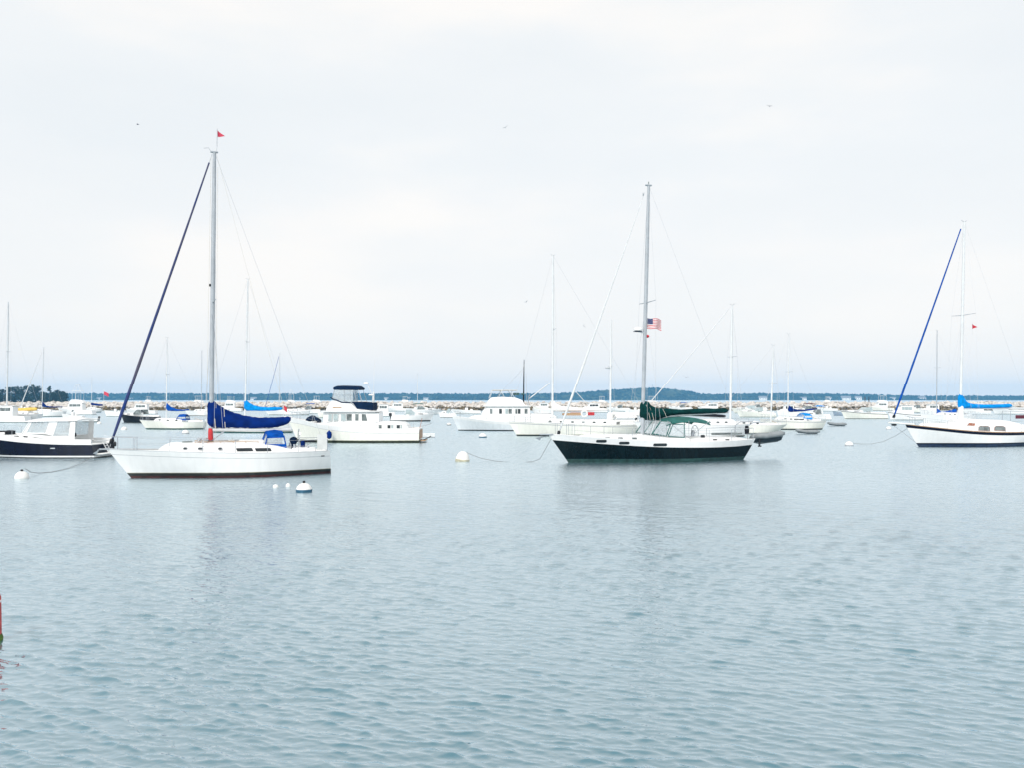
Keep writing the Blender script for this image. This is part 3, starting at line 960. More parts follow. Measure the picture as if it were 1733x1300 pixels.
# ------------------------------------------------------------------ white sloop with royal blue sail cover (left foreground)
def white_sloop():
    F = Frame(222, 810, 20, at=(1.05, 0))
    L = F.x(558, -1.0)
    T = F.thing('sailboat', 'white sloop with royal blue sail cover and dark red bottom, left foreground', 'sailboat')
    H = Hull(L, 3.4, [(0, 1.40), (.25, 1.29), (.5, 1.20), (.75, 1.15), (1, 1.16)], 1.05, -.15, wbow=.3, wmid=.93, wstern=.35, stemcurve=1.0)
    H.build(T, [(BOOTR, ('a', .10)), (BOOTK, ('a', .24)), (SCUM, ('a', .265)), (WHITE, ('s', .26)), (STRIPE, ('s', .235)), (WHITE, ('s', 0))], rail=ALUS, n=40)
    w = lambda x: max(.12, min(1.15, H.deck_half(x) - .42))
    zt = lambda x: H.sheer_x(x) - .02
    x0, x1 = F.x(268, -.4), F.x(494, -1.1)
    top = lambda px, py: F.z(px, py, -.8)
    st = [(x0, zt(x0)-.05, zt(x0)+.02), (F.x(276, -.5), zt(2.6)-.05, top(276, 758)), (F.x(288, -.7), zt(3)-.05, top(288, 753)), (F.x(330, -1), zt(4)-.05, top(330, 752)),
          (F.x(400, -1.1), zt(6)-.05, top(400, 751)), (F.x(440, -1.1), zt(7)-.05, top(440, 751)), (F.x(470, -1.1), zt(8)-.05, top(470, 755)), (x1, zt(9)-.05, top(494, 761))]
    cab, side = trunk(T, st, w, WHITE)
    for a, b in ((310, 317), (335, 343), (369, 376)):
        panel(T, rrect(F.x(a, -1.05), F.x(b, -1.05), F.z(a, 762.3, -1.05), F.z(a, 758.6, -1.05)), side, GLASS, 'portlight', frame=STEEL)
    for a, b in ((402, 428), (434, 459)):
        panel(T, rect(F.x(a, -1.1), F.x(b, -1.1), F.z(a, 764.3, -1.1), F.z(a, 760.0, -1.1), -.06), side, GLASS, 'window', frame=BLACK)
    # sliding hatch garage and hatches
    MB().box(F.x(404), F.x(447), -.45, .45, top(420, 752), F.z(420, 745.5), ch=.05).build('hatch_garage', WHITE2, T, smooth=True)
    MB().box(F.x(308), F.x(326), -.3, .3, top(316, 753)+.03, top(316, 753)+.13, ch=.03).build('fore_hatch', GLASSM, T)
    # grab rail
    for sd in (-1, 1):
        g = MB(); zz = top(380, 752) + .1
        g.tube([(F.x(330), sd*.75, zz), (F.x(435), sd*.75, zz)], .018, 5)
        for k in range(6):
            xx = F.x(330) + (F.x(435)-F.x(330))*k/5
            g.tube([(xx, sd*.75, zz-.12), (xx, sd*.75, zz)], .015, 5)
        g.build('grab_rail', TEAK, T)
    mb_, mt = F.p3(357, 752), F.p3(363, 257)
    mast(T, mb_, mt, .105, ALU, 1.3)
    MB().box(mt[0]-.2, mt[0]+.17, -.06, .06, mt[2]-.03, mt[2]+.05, ch=.02).build('masthead', ALU, T)
    tube_part(T, 'wind_vane', [(mt[0]-.15, 0, mt[2]), (mt[0]-.28, 0, mt[2]+.2), (mt[0]-.5, 0, mt[2]+.16)], .012, WIRE, 4)
    tube_part(T, 'antenna', [(mt[0]+.1, 0, mt[2]), (mt[0]+.12, 0, F.z(367, 218))], .01, WIRE, 4)
    chain = (mb_[0] + .1, 1.5, H.sheer_x(mb_[0]))
    tiph = (F.z(357, 511) - mb_[2]) / (mt[2] - mb_[2])
    rig(T, mb_, mt, (0, 0, 1.45), (L-.05, 0, 1.2), chain, [(tiph, 1.05)], fore=False)
    MB().lathe([(.05, -.06), (.07, 0), (.05, .06)], F.p3(355.5, 482), 8).build('steaming_light', BLACK, T)
    furl(T, F.p3(186, 757), F.p3(359, 260), FURL, .082, .036)
    # red halyard bag and black collar at mast foot
    MB().lathe([(.10, 0), (.125, .12), (.12, .45), (.10, .62)], (F.x(356.5), 0, F.z(357, 747)), 10).build('halyard_bag', CRED, T, smooth=True)
    MB().lathe([(.26, 0), (.2, .1), (.15, .16)], (F.x(355.5), 0, F.z(356, 751.5)), 10).build('mast_boot', BLACK, T, smooth=True)
    # boom, vang, sail cover
    zb = F.z(400, 728)
    tube_part(T, 'boom', [(F.x(360), 0, zb), (F.x(492), 0, F.z(492, 728))], .075, ALUW, 8)
    tube_part(T, 'boom_vang', [(F.x(361), 0, F.z(361, 745)), (F.x(383), 0, zb)], .03, ALU, 6)
    pf = [(351, 724, 678), (358, 725.5, 677.5), (362, 726, 679), (368, 726, 685), (378, 725.5, 691), (395, 725, 699), (415, 725.5, 704.5), (435, 725.8, 707.3), (455, 725.3, 707.5), (470, 723.8, 706.8), (482, 720.5, 706.2), (489, 717, 705.6), (492, 714, 706)]
    cover(T, [(F.x(a), F.z(a, b), F.z(a, c)) for a, b, c in pf], CBLUE, wid=.2, seed=1, n=12, fine=44)
    for a in (364.5, 381):
        tube_part(T, 'cover_lashing', [(F.x(a), -.235, F.z(a, 726)), (F.x(a)-.04, -.2, F.z(a, 705)), (F.x(a)-.06, -.1, F.z(a, 690))], .014, ROPEW, 4)
    # dodger
    dodger(T, F.x(443, -.6), F.x(453, -.9), F.x(480, -.9), F.z(450, 757, -.9), F.z(460, 731.5, -.9), 1.02, CBLUE2, rise=.03)
    # cockpit coaming, wheel pedestal, cushions
    for sd in (-1, 1):
        MB().box(F.x(494, -1.1), F.x(534, -1.0), min(sd*1.0, sd*1.12), max(sd*1.0, sd*1.12), 1.0, 1.38, ch=.04).build('cockpit_coaming', WHITE, T, smooth=True)
    MB().lathe([(.11, 0), (.12, .4), (.2, .55), (.17, .72), (.05, .78)], (F.x(497, -.2), -.2, 1.1), 10).build('compass_binnacle', CNAVY, T, smooth=True)
    MB().box(F.x(509, -.4), F.x(516, -.4), -.6, -.2, 1.2, F.z(512, 747, -.4), ch=.07).build('winch_cover', CBLUE, T, smooth=True)
    wh = MB(); c = (F.x(506), 0, 1.85)
    wh.tube([(c[0], .42*math.cos(a), c[2]+.42*math.sin(a)) for a in [2*math.pi*k/20 for k in range(21)]], .018, 5)
    for k in range(5):
        a = 2*math.pi*k/5
        wh.tube([c, (c[0], .42*math.cos(a), c[2]+.42*math.sin(a))], .01, 4)
    wh.build('steering_wheel', STEEL, T)
    rails(T, H, 1.3, L-1.6, .6, 6)
    # white weather cloth laced on the pushpit, navy tied bundle
    panel(T, rect(F.x(536, -1), F.x(553, -1), 1.25, 2.02), lambda x, z: H.deck_half(x)-.03, CWHITE, 'weather_cloth', sides=(-1,))
    tube_part(T, 'stern_awning_roll', [(F.x(490, .2), .2, F.z(490, 746)), (F.x(513, .2), .2, F.z(513, 747.5)), (F.x(534, .2), .2, F.z(534, 748))], [.06, .08, .05], BLACK, 6)
    # bow roller and anchor
    an = MB()
    an.box(-.35, .25, -.08, .08, 1.38, 1.44)
    an.tube([(.1, 0, 1.47), (-.42, 0, 1.36)], .025, 6)
    an.add([(-.35, -.12, 1.4), (-.62, 0, 1.22), (-.35, .12, 1.4), (-.45, 0, 1.14)], [(0, 1, 3), (1, 2, 3), (0, 2, 1), (0, 3, 2)])
    an.build('anchor', ALU, T)
    panel(T, rect(F.x(543, -1.0), F.x(549, -1.0), .90, .95), lambda x, z: H.half(x, z), BLACK, 'exhaust_vent', t=.006)
    # deck gear: winches, halyards, cowl vents, coiled sheets
    for px, yy in ((498, -1.06), (498, 1.06), (521, -1.06), (521, 1.06)):
        MB().lathe([(.075, 0), (.07, .03), (.05, .08), (.065, .16), (.04, .18)], (F.x(px, -1), yy, 1.36), 10).build('winch', STEEL, T, smooth=True)
    for px in (337, 348):
        MB().lathe([(.09, 0), (.08, .12), (.12, .22), (.05, .26)], (F.x(px), -.55, top(340, 752)+.02), 10).build('cowl_vent', STEEL, T, smooth=True)
    for dx, f0 in ((-.16, .98), (.16, .95)):
        b_, t_ = Vector(mb_), Vector(mt)
        p1 = b_.lerp(t_, f0)
        tube_part(T, 'halyard', [(mb_[0]+dx*1.4, -.12, mb_[2]+.15), (p1.x+dx, -.05, p1.z)], .008, ROPEW, 4)
    for px, yy in ((391, -.35), (470, -.8)):
        c = (F.x(px), yy, top(390, 751)+.09)
        tube_part(T, 'coiled_line', [(c[0]+(.1+.02*(k//12))*math.cos(k*.52), c[1]+(.1+.02*(k//12))*math.sin(k*.52), c[2]+.02*(k % 3)) for k in range(48)], .014, ROPEW, 4)
    tube_part(T, 'topping_lift', [(F.x(490), 0, F.z(490, 727)), (mt[0]+.1, 0, mt[2]-.1)], .006, ROPEW, 4)
    return F, H, T
A_F, A_H, A_T = white_sloop()

def pennant(px_h, py_top, py_bot, px_tip, py_tip, F, label, m, yo=0.0, staff=True):
    p = F.p3(px_h, py_top, yo)
    w = F.world(*p)
    o = empty('pennant', w, F.psi, label, 'flag')
    b = F.p3(px_h, py_bot, yo); t = F.p3(px_tip, py_tip, yo)
    mb = MB(); n = 6; rings = []
    for i in range(n + 1):
        f = i/n
        c0 = lerp3((0, 0, 0), tuple(u-v for u, v in zip(t, p)), f)
        c1 = lerp3(tuple(u-v for u, v in zip(b, p)), tuple(u-v for u, v in zip(t, p)), f)
        wv = .05*math.sin(f*5)
        rings.append([(c0[0], wv-.004, c0[2]), (c0[0], wv+.004, c0[2]), (c1[0], wv+.014, c1[2]-.004), (c1[0], wv+.006, c1[2]-.004)])
    mb.loft(rings, cap=True)
    mb.build('cloth', m, o)
    if staff:
        h = b[2]-p[2]
        MB().tube([(-.01, 0, .1), (-.01, 0, h - .5)], .008, 5).build('staff', WIRE, o)
pennant(368.2, 220, 230.5, 380.5, 230, A_F, 'small pink red pennant above the masthead of the white sloop', FLAGP)

# ------------------------------------------------------------------ dark green cutter (centre right)
def green_cutter():
    F = Frame(962, 784, 17, at=(1.3, 0))
    L = F.x(1276, -1.0)
    T = F.thing('sailboat', 'dark green sailboat with white topside band and green sail cover', 'sailboat')
    H = Hull(L, 3.7, [(0, 1.72), (.2, 1.50), (.45, 1.30), (.7, 1.22), (.88, 1.23), (1, 1.30)], 1.3, .5, wbow=.18, wmid=.92, wstern=.5, flare=.8, stemcurve=.95)
    H.build(T, [(BOOTG, ('a', .22)), (DGREEN, ('s', .36)), (WHITE, ('s', 0))], rail=WHITE, n=44)
    hb = lambda x, z: H.half(x, z)
    for a, b, y0, y1 in ((1018, 1033.5, 746.8, 750.8), (1053, 1068.5, 749.6, 753.4), (1106, 1127.5, 752.0, 756.0)):
        panel(T, rrect(F.x(a, -1.7), F.x(b, -1.7), F.z(a, y1, -1.7), F.z(a, y0, -1.7)), hb, GLASS, 'hull_portlight', frame=BLACK)
    w = lambda x: max(.15, min(1.3, H.deck_half(x) - .42))
    base = lambda x: H.sheer_x(x) - .08
    st = []
    for px, py in ((985, 744), (993, 740.5), (1010, 739.0), (1050, 738.5), (1090, 738.5), (1108, 739), (1130, 741.5), (1165, 742)):
        x = F.x(px, -1.1); st.append((x, base(x), F.z(px, py, -1.1)))
    cab, side = trunk(T, st, w, WHITE)
    for a, b in ((1030, 1038), (1050, 1058), (1072, 1080)):
        panel(T, rrect(F.x(a, -1.3), F.x(b, -1.3), F.z(a, 744.6, -1.3), F.z(a, 741.8, -1.3)), side, GLASSM, 'portlight', frame=STEEL)
    # cockpit coaming and aft deck
    st2 = []
    for px, py in ((1166, 743), (1185, 741.5), (1230, 741.5), (1258, 742.5), (1268, 746)):
        x = F.x(px, -1.0); st2.append((x, base(x), F.z(px, py, -1.0)))
    _, side2 = trunk(T, st2, lambda x: max(.15, min(1.25, H.deck_half(x) - .3)), WHITE, name='cockpit_coaming')
    for a, b in ((1206, 1213.5), (1227, 1234)):
        panel(T, rrect(F.x(a, -1.2), F.x(b, -1.2), F.z(a, 746.0, -1.2), F.z(a, 744.2, -1.2)), side2, BLACK, 'coaming_vent')
    # mast and rig
    mb_, mt = F.p3(1087, 738), F.p3(1097.8, 313)
    mast(T, mb_, mt, .125, ALU, 1.25)
    MB().box(mt[0]-.22, mt[0]+.2, -.07, .07, mt[2]-.04, mt[2]+.05, ch=.02).build('masthead', ALU, T)
    tube_part(T, 'masthead_light', [(mt[0], 0, mt[2]), (mt[0], 0, mt[2]+.22)], .035, GLASSM, 6)
    MB().lathe([(.03, 0), (.045, .1), (.03, .2)], F.p3(1088.5, 331), 8).build('wind_instrument', ALU, T)
    f = (F.z(1092, 512) - mb_[2])/(mt[2]-mb_[2])
    rig(T, mb_, mt, (0, 0, 1.8), (L-.1, 0, 1.35), (mb_[0]+.1, 1.6, H.sheer_x(mb_[0])), [(f, 1.15)], fore=False)
    furl(T, F.p3(943, 741), F.p3(1091, 325), FURLW, .08, .02)
    # radar on the mast
    rd = F.p3(1080, 557)
    rb = MB().lathe([(.1, -.1), (.26, -.07), (.28, .02), (.2, .12), (.05, .15)], rd, 14).build('radar_dome', WHITE, T, smooth=True)
    MB().box(rd[0]-.24, rd[0]+.2, -.2, .2, rd[2]-.14, rd[2]-.105).build('radar_base', CNAVY, rb)
    tube_part(T, 'radar_bracket', [(rd[0], 0, rd[2]-.12), (F.x(1090), 0, rd[2]-.2)], .04, ALUW, 6)
    # boom and cover
    zb = F.z(1120, 706)
    tube_part(T, 'boom', [(F.x(1090), 0, F.z(1090, 708)), (F.x(1232), 0, F.z(1232, 698))], .08, ALUS, 8)
    pf = [(1083, 711, 681), (1087, 711.5, 678.5), (1094, 712, 679.5), (1098, 712, 682), (1103, 711.5, 687.5), (1110, 711, 691), (1120, 709, 692), (1135, 704.5, 692.5), (1150, 702.7, 694), (1170, 702, 692.8), (1190, 701.5, 692), (1210, 700.5, 692.5), (1225, 700.5, 691.2), (1230, 698.5, 692.5), (1232, 697, 694)]
    cover(T, [(F.x(a), F.z(a, b), F.z(a, c)) for a, b, c in pf], CGREEN, wid=.2, seed=5, n=12, fine=50)
    for a, t0, t1 in ((1095, 711, 686), (1101, 711, 690), (1123, 708, 693)):
        tube_part(T, 'cover_lashing', [(F.x(a)+.1, -.235, F.z(a, t0)), (F.x(a), -.22, F.z(a, (t0+t1)/2)), (F.x(a)-.12, -.12, F.z(a, t1))], .011, ROPEW, 4)
    # tall clear windscreen with sea green canopy
    zc = F.z(1130, 740, -1)
    bimini(T, F.x(1124, -.9), F.x(1199, -.9), F.z(1155, 706.5, -.9), 1.2, F.z(1155, 742, -1), CTEAL, name='canopy', arch_h=.2, val=.3)
    frs = []
    for sd in (-1, 1):
        fr = MB(); frs.append(fr)
        y = sd*1.15
        q = lambda px, py: F.p3(px, py, -1.15)
        P = lambda px, py: (q(px, py)[0], y, q(px, py)[2])
        for a, b in (((1104, 735), (1119, 713)), ((1128, 739), (1136, 714)), ((1131, 739), (1140, 716)), ((1158, 741.5), (1158, 713)), ((1104, 735), (1128, 739)), ((1131, 739.5), (1158, 741.5)), ((1119, 713), (1136, 714)), ((1138, 719), (1156, 719))):
            fr.tube([P(*a), P(*b)], .03, 5)
        MB().extr([P(1105, 734.5), P(1127, 738.5), P(1135, 715), (P(1119, 714))], (0, .006*sd, 0)).build('clear_panel', VINYL, T)
        MB().extr([P(1132, 739), P(1157, 741), P(1157, 719), P(1140, 719)], (0, .006*sd, 0)).build('clear_panel', VINYL, T)
    a0, b0 = F.p3(1104, 735, -1.15), F.p3(1119, 713, -1.15)
    MB().extr([(a0[0], -1.1, a0[2]), (a0[0], 1.1, a0[2]), (b0[0], 1.1, b0[2]), (b0[0], -1.1, b0[2])], (.006, 0, 0)).build('clear_windscreen', VINYL, T)
    for yy in (-1.1, 0, 1.1):
        tube_part(T, 'windscreen_bar', [(a0[0], yy, a0[2]), (b0[0], yy, b0[2])], .025, CTEAL, 5)
    for k_ in (0, 1):
        frs[k_].build('windscreen_frame', CTEAL, T)
    # fold of canopy cloth at the mast
    MB().lathe([(.05, -.12), (.17, -.05), (.15, .1), (.03, .16)], F.p3(1111, 713), 8).build('rolled_flap', CGREEN, T, smooth=True)
    wh = MB(); c = (F.x(1176), 0, F.z(1176, 733))
    wh.tube([(c[0], .45*math.cos(a), c[2]+.45*math.sin(a)) for a in [2*math.pi*k/20 for k in range(21)]], .02, 5)
    for k in range(6):
        a = 2*math.pi*k/6
        wh.tube([c, (c[0], .45*math.cos(a), c[2]+.45*math.sin(a))], .01, 4)
    wh.lathe([(.14, -1.0), (.12, 0), (.08, .15)], (c[0]-.15, 0, c[2]), 8)
    wh.build('steering_wheel', STEEL, T)
    MB().box(F.x(1192), F.x(1243), -.95, -.78, F.z(1215, 737, -.85), F.z(1215, 733.5, -.85), ch=.04).build('stowed_gear', GLASSM, T, smooth=True)
    MB().box(F.x(1186, -1), F.x(1192, -1), -1.1, -.95, F.z(1189, 742, -1), F.z(1189, 737, -1), ch=.03).build('winch', BLACK, T, smooth=True)
    rails(T, H, 1.5, L-1.9, .68, 7)
    # davits at the stern
    for yy in (-.75, .75):
        tube_part(T, 'davit', [(L-.3, yy, 1.2), (L-.25, yy, 2.1), (L+.1, yy, 2.32), (L+1.0, yy, 2.35)], .035, STEEL, 6)
    MB().lathe([(.13, -.28), (.15, 0), (.1, .25)], (F.x(1264, -.7), -.7, F.z(1264, 728, -.7)), 8).build('stern_light_post', BLACK, T, smooth=True)
    # bow platform, anchor and fairlead
    bp = MB(); bp.box(-.5, .35, -.16, .16, 1.66, 1.74, ch=.03)
    bp.build('bow_platform', ALU, T)
    an = MB(); an.tube([(.0, 0, 1.6), (-.5, 0, 1.52)], .03, 6)
    an.add([(-.4, -.14, 1.58), (-.78, 0, 1.5), (-.4, .14, 1.58), (-.5, 0, 1.34)], [(0, 1, 3), (1, 2, 3), (0, 2, 1), (0, 3, 2)])
    an.build('anchor', ALU, T)
    MB().box(F.x(1070), F.x(1078), -.9, -.5, F.z(1074, 739), F.z(1074, 734.5), ch=.06).build('deck_locker', WHITE2, T, smooth=True)
    return F, H, T, L
B_F, B_H, B_T, B_L = green_cutter()

def stars_and_stripes(F, px0, py0, px1, py1, label):
    p = F.p3(px0, py0)
    o = empty('national_flag', F.world(*p), F.psi, label, 'flag')
    W = F.x(px1) - p[0]; Hh = p[2] - F.z(px0, py1)
    def wave(u, v):
        return (u*W, .09*math.sin(u*7.5 + v*1.2)*u**.5, -v*Hh - .18*u*Hh*u - .05*math.sin(u*7)*Hh)
    n = 12
    for k in range(13):
        v0, v1 = k/13, (k+1)/13
        mb = MB(); rings = []
        for i in range(n+1):
            u = i/n
            a, b = wave(u, v0), wave(u, v1)
            rings.append([(a[0], a[1]-.003, a[2]), (a[0], a[1]+.003, a[2]), (b[0], b[1]+.003, b[2]), (b[0], b[1]-.003, b[2])])
        mb.loft(rings, cap=True).build('stripe', FLAGR if k % 2 == 0 else FLAGW, o)
    mb = MB(); rings = []
    for i in range(6):
        u = .4*i/5
        a, b = wave(u, 0), wave(u, 7/13)
        rings.append([(a[0], a[1]-.008, a[2]+.002), (a[0], a[1]+.008, a[2]+.002), (b[0], b[1]+.008, b[2]), (b[0], b[1]-.008, b[2])])
    ct = mb.loft(rings, cap=True).build('canton', FLAGB, o)
    st = MB()
    for r in range(9):
        for c in range(6 if r % 2 == 0 else 5):
            u = .4*((c + (.5 if r % 2 == 0 else 1))/6); v = (7/13)*(r+.5)/9
            q = wave(u, v); s = Hh*.017
            st.extr([(q[0]+s*(1 if j % 2 == 0 else .4)*math.sin(math.pi*j/5), q[1]-.012, q[2]+s*(1 if j % 2 == 0 else .4)*math.cos(math.pi*j/5)) for j in range(10)], (0, .002, 0))
    st.build('stars', FLAGW, ct)
    MB().tube([(-.01, 0, .3), (-.01, 0, -Hh-1.5)], .006, 4).build('halyard', ROPEW, o)
stars_and_stripes(B_F, 1094.5, 537.5, 1120, 555, 'stars and stripes flag flying from the mast of dark green sailboat')
def red_ball():
    o = empty('signal_shape', B_F.world(*B_F.p3(1096, 568.5)), B_F.psi, 'small red signal shape hanging below the stars and stripes flag', 'signal')
    MB().lathe([(.01, -.1), (.08, -.06), (.11, 0), (.08, .06), (.01, .1)], (0, 0, 0), 10).build('ball', FLAGR, o, smooth=True)
    MB().tube([(0, 0, .1), (0, 0, .35)], .006, 4).build('lanyard', ROPEW, o)
red_ball()

# grey inflatable hung from the davits
def inflatable(loc, rz, Ld, Wd, label, tubem, botm, z=0.0, tilt=0.0, motor=True, roll=0.0, name='inflatable_dinghy'):
    o = empty(name, (loc[0], loc[1], z), rz, label, 'dinghy')
    o.rotation_euler = (roll, tilt, rz)
    r = Wd*.14
    pts = []
    hw = Wd/2 - r
    for k in range(6):
        pts.append((Ld/2 - k*(Ld*.62)/5, -hw, 0))
    for k in range(1, 10):
        a = math.pi*k/10
        pts.append((-Ld*.12 - Ld*.35*math.sin(a), -hw*math.cos(a), .16*math.sin(a)))
    for k in range(6):
        pts.append((Ld/2 - (5-k)*(Ld*.62)/5, hw, 0))
    rs = [r*(.55 if i in (0, len(pts)-1) else 1) for i in range(len(pts))]
    MB().tube(pts, rs, 10).build('buoyancy_tube', tubem, o, smooth='all')
    mb = MB(); rings = []
    for k in range(9):
        x = Ld*.44 - k*(Ld*.86)/8
        w = hw*(1 if k < 5 else math.sqrt(max(.02, 1-((k-4)/4.3)**2)))
        dz = .12*max(0, (k-4)/4)
        rings.append([(x, -w, -.02+dz), (x, -w*.6, -r*1.1+dz), (x, 0, -r*1.45+dz), (x, w*.6, -r*1.1+dz), (x, w, -.02+dz), (x, 0, .0+dz)])
    mb.loft(rings, cap=True)
    mb.build('floor_hull', botm, o, smooth=True)
    MB().box(Ld*.38, Ld*.43, -hw, hw, -r, r*1.1).build('transom', tubem, o)
    MB().box(-.1, .15, -hw, hw, r*.3, r*.5).build('thwart', botm, o)
    if motor:
        outboard(o, Ld*.47, 0, .1, .75)
    return o
dl = B_F.world(B_F.x(1298, -.2), -.2, 0)
inflatable((dl[0], dl[1]), R(8), 2.0, 1.35, 'grey inflatable dinghy hanging behind the dark green sailboat', RUBBER, RUBDK, z=B_F.z(1298, 742), tilt=R(-7), roll=R(-24), motor=False)
def davit_motor():
    w = B_F.world(B_F.x(1285, -.4), -.4, 0)
    o = empty('outboard_motor', (w[0], w[1], B_F.z(1285, 752)), B_F.psi, 'black outboard leg pointing down under the hung dinghy', 'motor')
    outboard(o, 0, 0, .28, .75, name='leg')
davit_motor()

# ------------------------------------------------------------------ white ketch with navy sheer stripe (right edge)
def right_ketch():
    F = Frame(1555, 757.5, 17, at=(1.25, 0))
    L = 13.2
    T = F.thing('sailboat', 'white sailboat with navy sheer stripe and sky blue sail cover, right edge', 'sailboat')
    H = Hull(L, 3.9, [(0, 1.78), (.15, 1.55), (.35, 1.28), (.55, 1.16), (.8, 1.16), (1, 1.3)], 1.25, 1.0, wbow=.2, wmid=.92, wstern=.5, stemcurve=1.2)
    H.build(T, [(BOOTB, ('a', .22)), (NAVY, ('a', .32)), (WHITE, ('s', .24)), (NAVY, ('s', .03)), (TEAK, ('s', 0))], rail=TEAK, n=40)
    w = lambda x: max(.15, min(1.35, H.deck_half(x) - .4))
    base = lambda x: H.sheer_x(x) - .08
    st = []
    for px, py in ((1574, 720.5), (1580, 718), (1600, 718.5), (1625, 719), (1634, 719), (1642, 711.5), (1650, 710.8), (1680, 711.5), (1705, 713), (1730, 719), (1740, 723)):
        x = F.x(px, -1.1); st.append((x, base(x), F.z(px, py, -1.1)))
    _, side = trunk(T, st, w, WHITE)
    panel(T, [F.p(1638, 721.5, -1.3), F.p(1650, 722.2, -1.3), F.p(1652, 717.6, -1.3), F.p(1642, 716.6, -1.3)], side, VARN, 'window', frame=WHITE)
    for a, b in ((1656, 1676), (1683, 1702)):
        panel(T, [F.p(a, 729.5, -1.35), F.p(b, 730.5, -1.35), F.p(b, 724.0, -1.35), F.p(b-3, 722.4, -1.35), F.p(a+4, 722.0, -1.35), F.p(a+1, 724.5, -1.35)], side, GLASSM, 'window', frame=VARN)
    st2 = [(F.x(px, -1.1), base(F.x(px, -1.1)), F.z(px, py, -1.1)) for px, py in ((1716, 728), (1722, 725.5), (1760, 725.5), (1778, 728))]
    trunk(T, st2, lambda x: max(.15, min(1.4, H.deck_half(x) - .25)), WHITE, name='cockpit_coaming')
    # bowsprit platform
    bs = MB()
    zz = H.sh(0)
    for sd in (-1, 1):
        bs.tube([(.6, sd*.22, zz+.02), (F.x(1506), sd*.12, zz+.16)], .06, 6)
    for k in range(7):
        x = F.x(1508) + (.5-F.x(1508))*k/6
        bs.box(x, x+.16, -.22, .22, zz+.12-.02*k, zz+.15-.02*k)
    bs.build('bowsprit', WHITE2, T)
    tube_part(T, 'bobstay', [(F.x(1508), 0, zz+.1), (1.0, 0, .35)], .02, WIRE, 5)
    for px in (1513, 1540):  # shade under the bowsprit platform, put in as black blocks
        MB().box(F.x(px-3.5), F.x(px+3.5), -.12, .12, zz-.08, zz+.06, ch=.04).build('sprit_shadow', BLACK, T)
    mb_, mt = F.p3(1625, 720), F.p3(1632, 375)
    mast(T, mb_, mt, .11, ALUW, 1.25)
    for dx in (-.3, .25):
        tube_part(T, 'masthead_instrument', [(mt[0], 0, mt[2]), (mt[0]+dx, 0, mt[2]+.12)], .02, ALU, 5)
    f = (F.z(1629, 533) - mb_[2])/(mt[2]-mb_[2])
    rig(T, mb_, mt, (F.x(1510), 0, 1.9), (L-.1, 0, 1.4), (mb_[0]+.1, 1.75, H.sheer_x(mb_[0])), [(f, 1.25)], fore=False, spm=WIRE)
    furl(T, F.p3(1511, 711), F.p3(1629.5, 377), FURLB, .085, .045)
    tube_part(T, 'boom', [(F.x(1626), 0, F.z(1626, 692)), (F.x(1735), 0, F.z(1735, 692))], .08, ALUW, 8)
    MB().lathe([(.22, 0), (.22, 1.4), (.18, 1.6)], (F.x(1626), 0, F.z(1626, 721)), 10).build('mast_collar', CWHITE, T, smooth=True)
    pf = [(1621.5, 693, 668), (1624, 693.5, 666.8), (1628, 693.5, 667.5), (1630, 693, 671), (1633, 692.5, 678), (1638, 692, 682), (1645, 692, 684), (1665, 692, 685.5), (1690, 691.5, 685), (1708, 690.3, 684.2), (1712, 689, 685)]
    cover(T, [(F.x(a), F.z(a, b), F.z(a, c)) for a, b, c in pf], CCYAN, wid=.22, seed=9, n=12, fine=46)
    # cockpit arch with burgundy cloth
    ar = MB()
    for px in (1716, 1730):
        ar.tube([(F.x(px), -1.2, 1.2), (F.x(px), -1.15, F.z(px, 697)), (F.x(px), 1.15, F.z(px, 697)), (F.x(px), 1.2, 1.2)], .03, 5)
    ar.build('cockpit_arch', STEEL, T)
    MB().box(F.x(1715, -1), F.x(1733, -1), -1.25, -1.19, F.z(1722, 709.5, -1.2), F.z(1722, 703.5, -1.2), ch=.01).build('spray_cloth', CBURG, T)
    MB().extr([F.p3(1652, 708, -.9), F.p3(1690, 708, -.9), F.p3(1688, 700, -.9), F.p3(1660, 700, -.9)], (0, 1.8, 0)).build('windscreen', VINYL, T)
    rails(T, H, 1.4, L-2, .65, 7)
    return F, H, T
C_F, C_H, C_T = right_ketch()
pennant(1645.5, 547.5, 556, 1653.5, 553, C_F, 'small red pennant under the spreader of the right edge sailboat', FLAGR, yo=0.9)

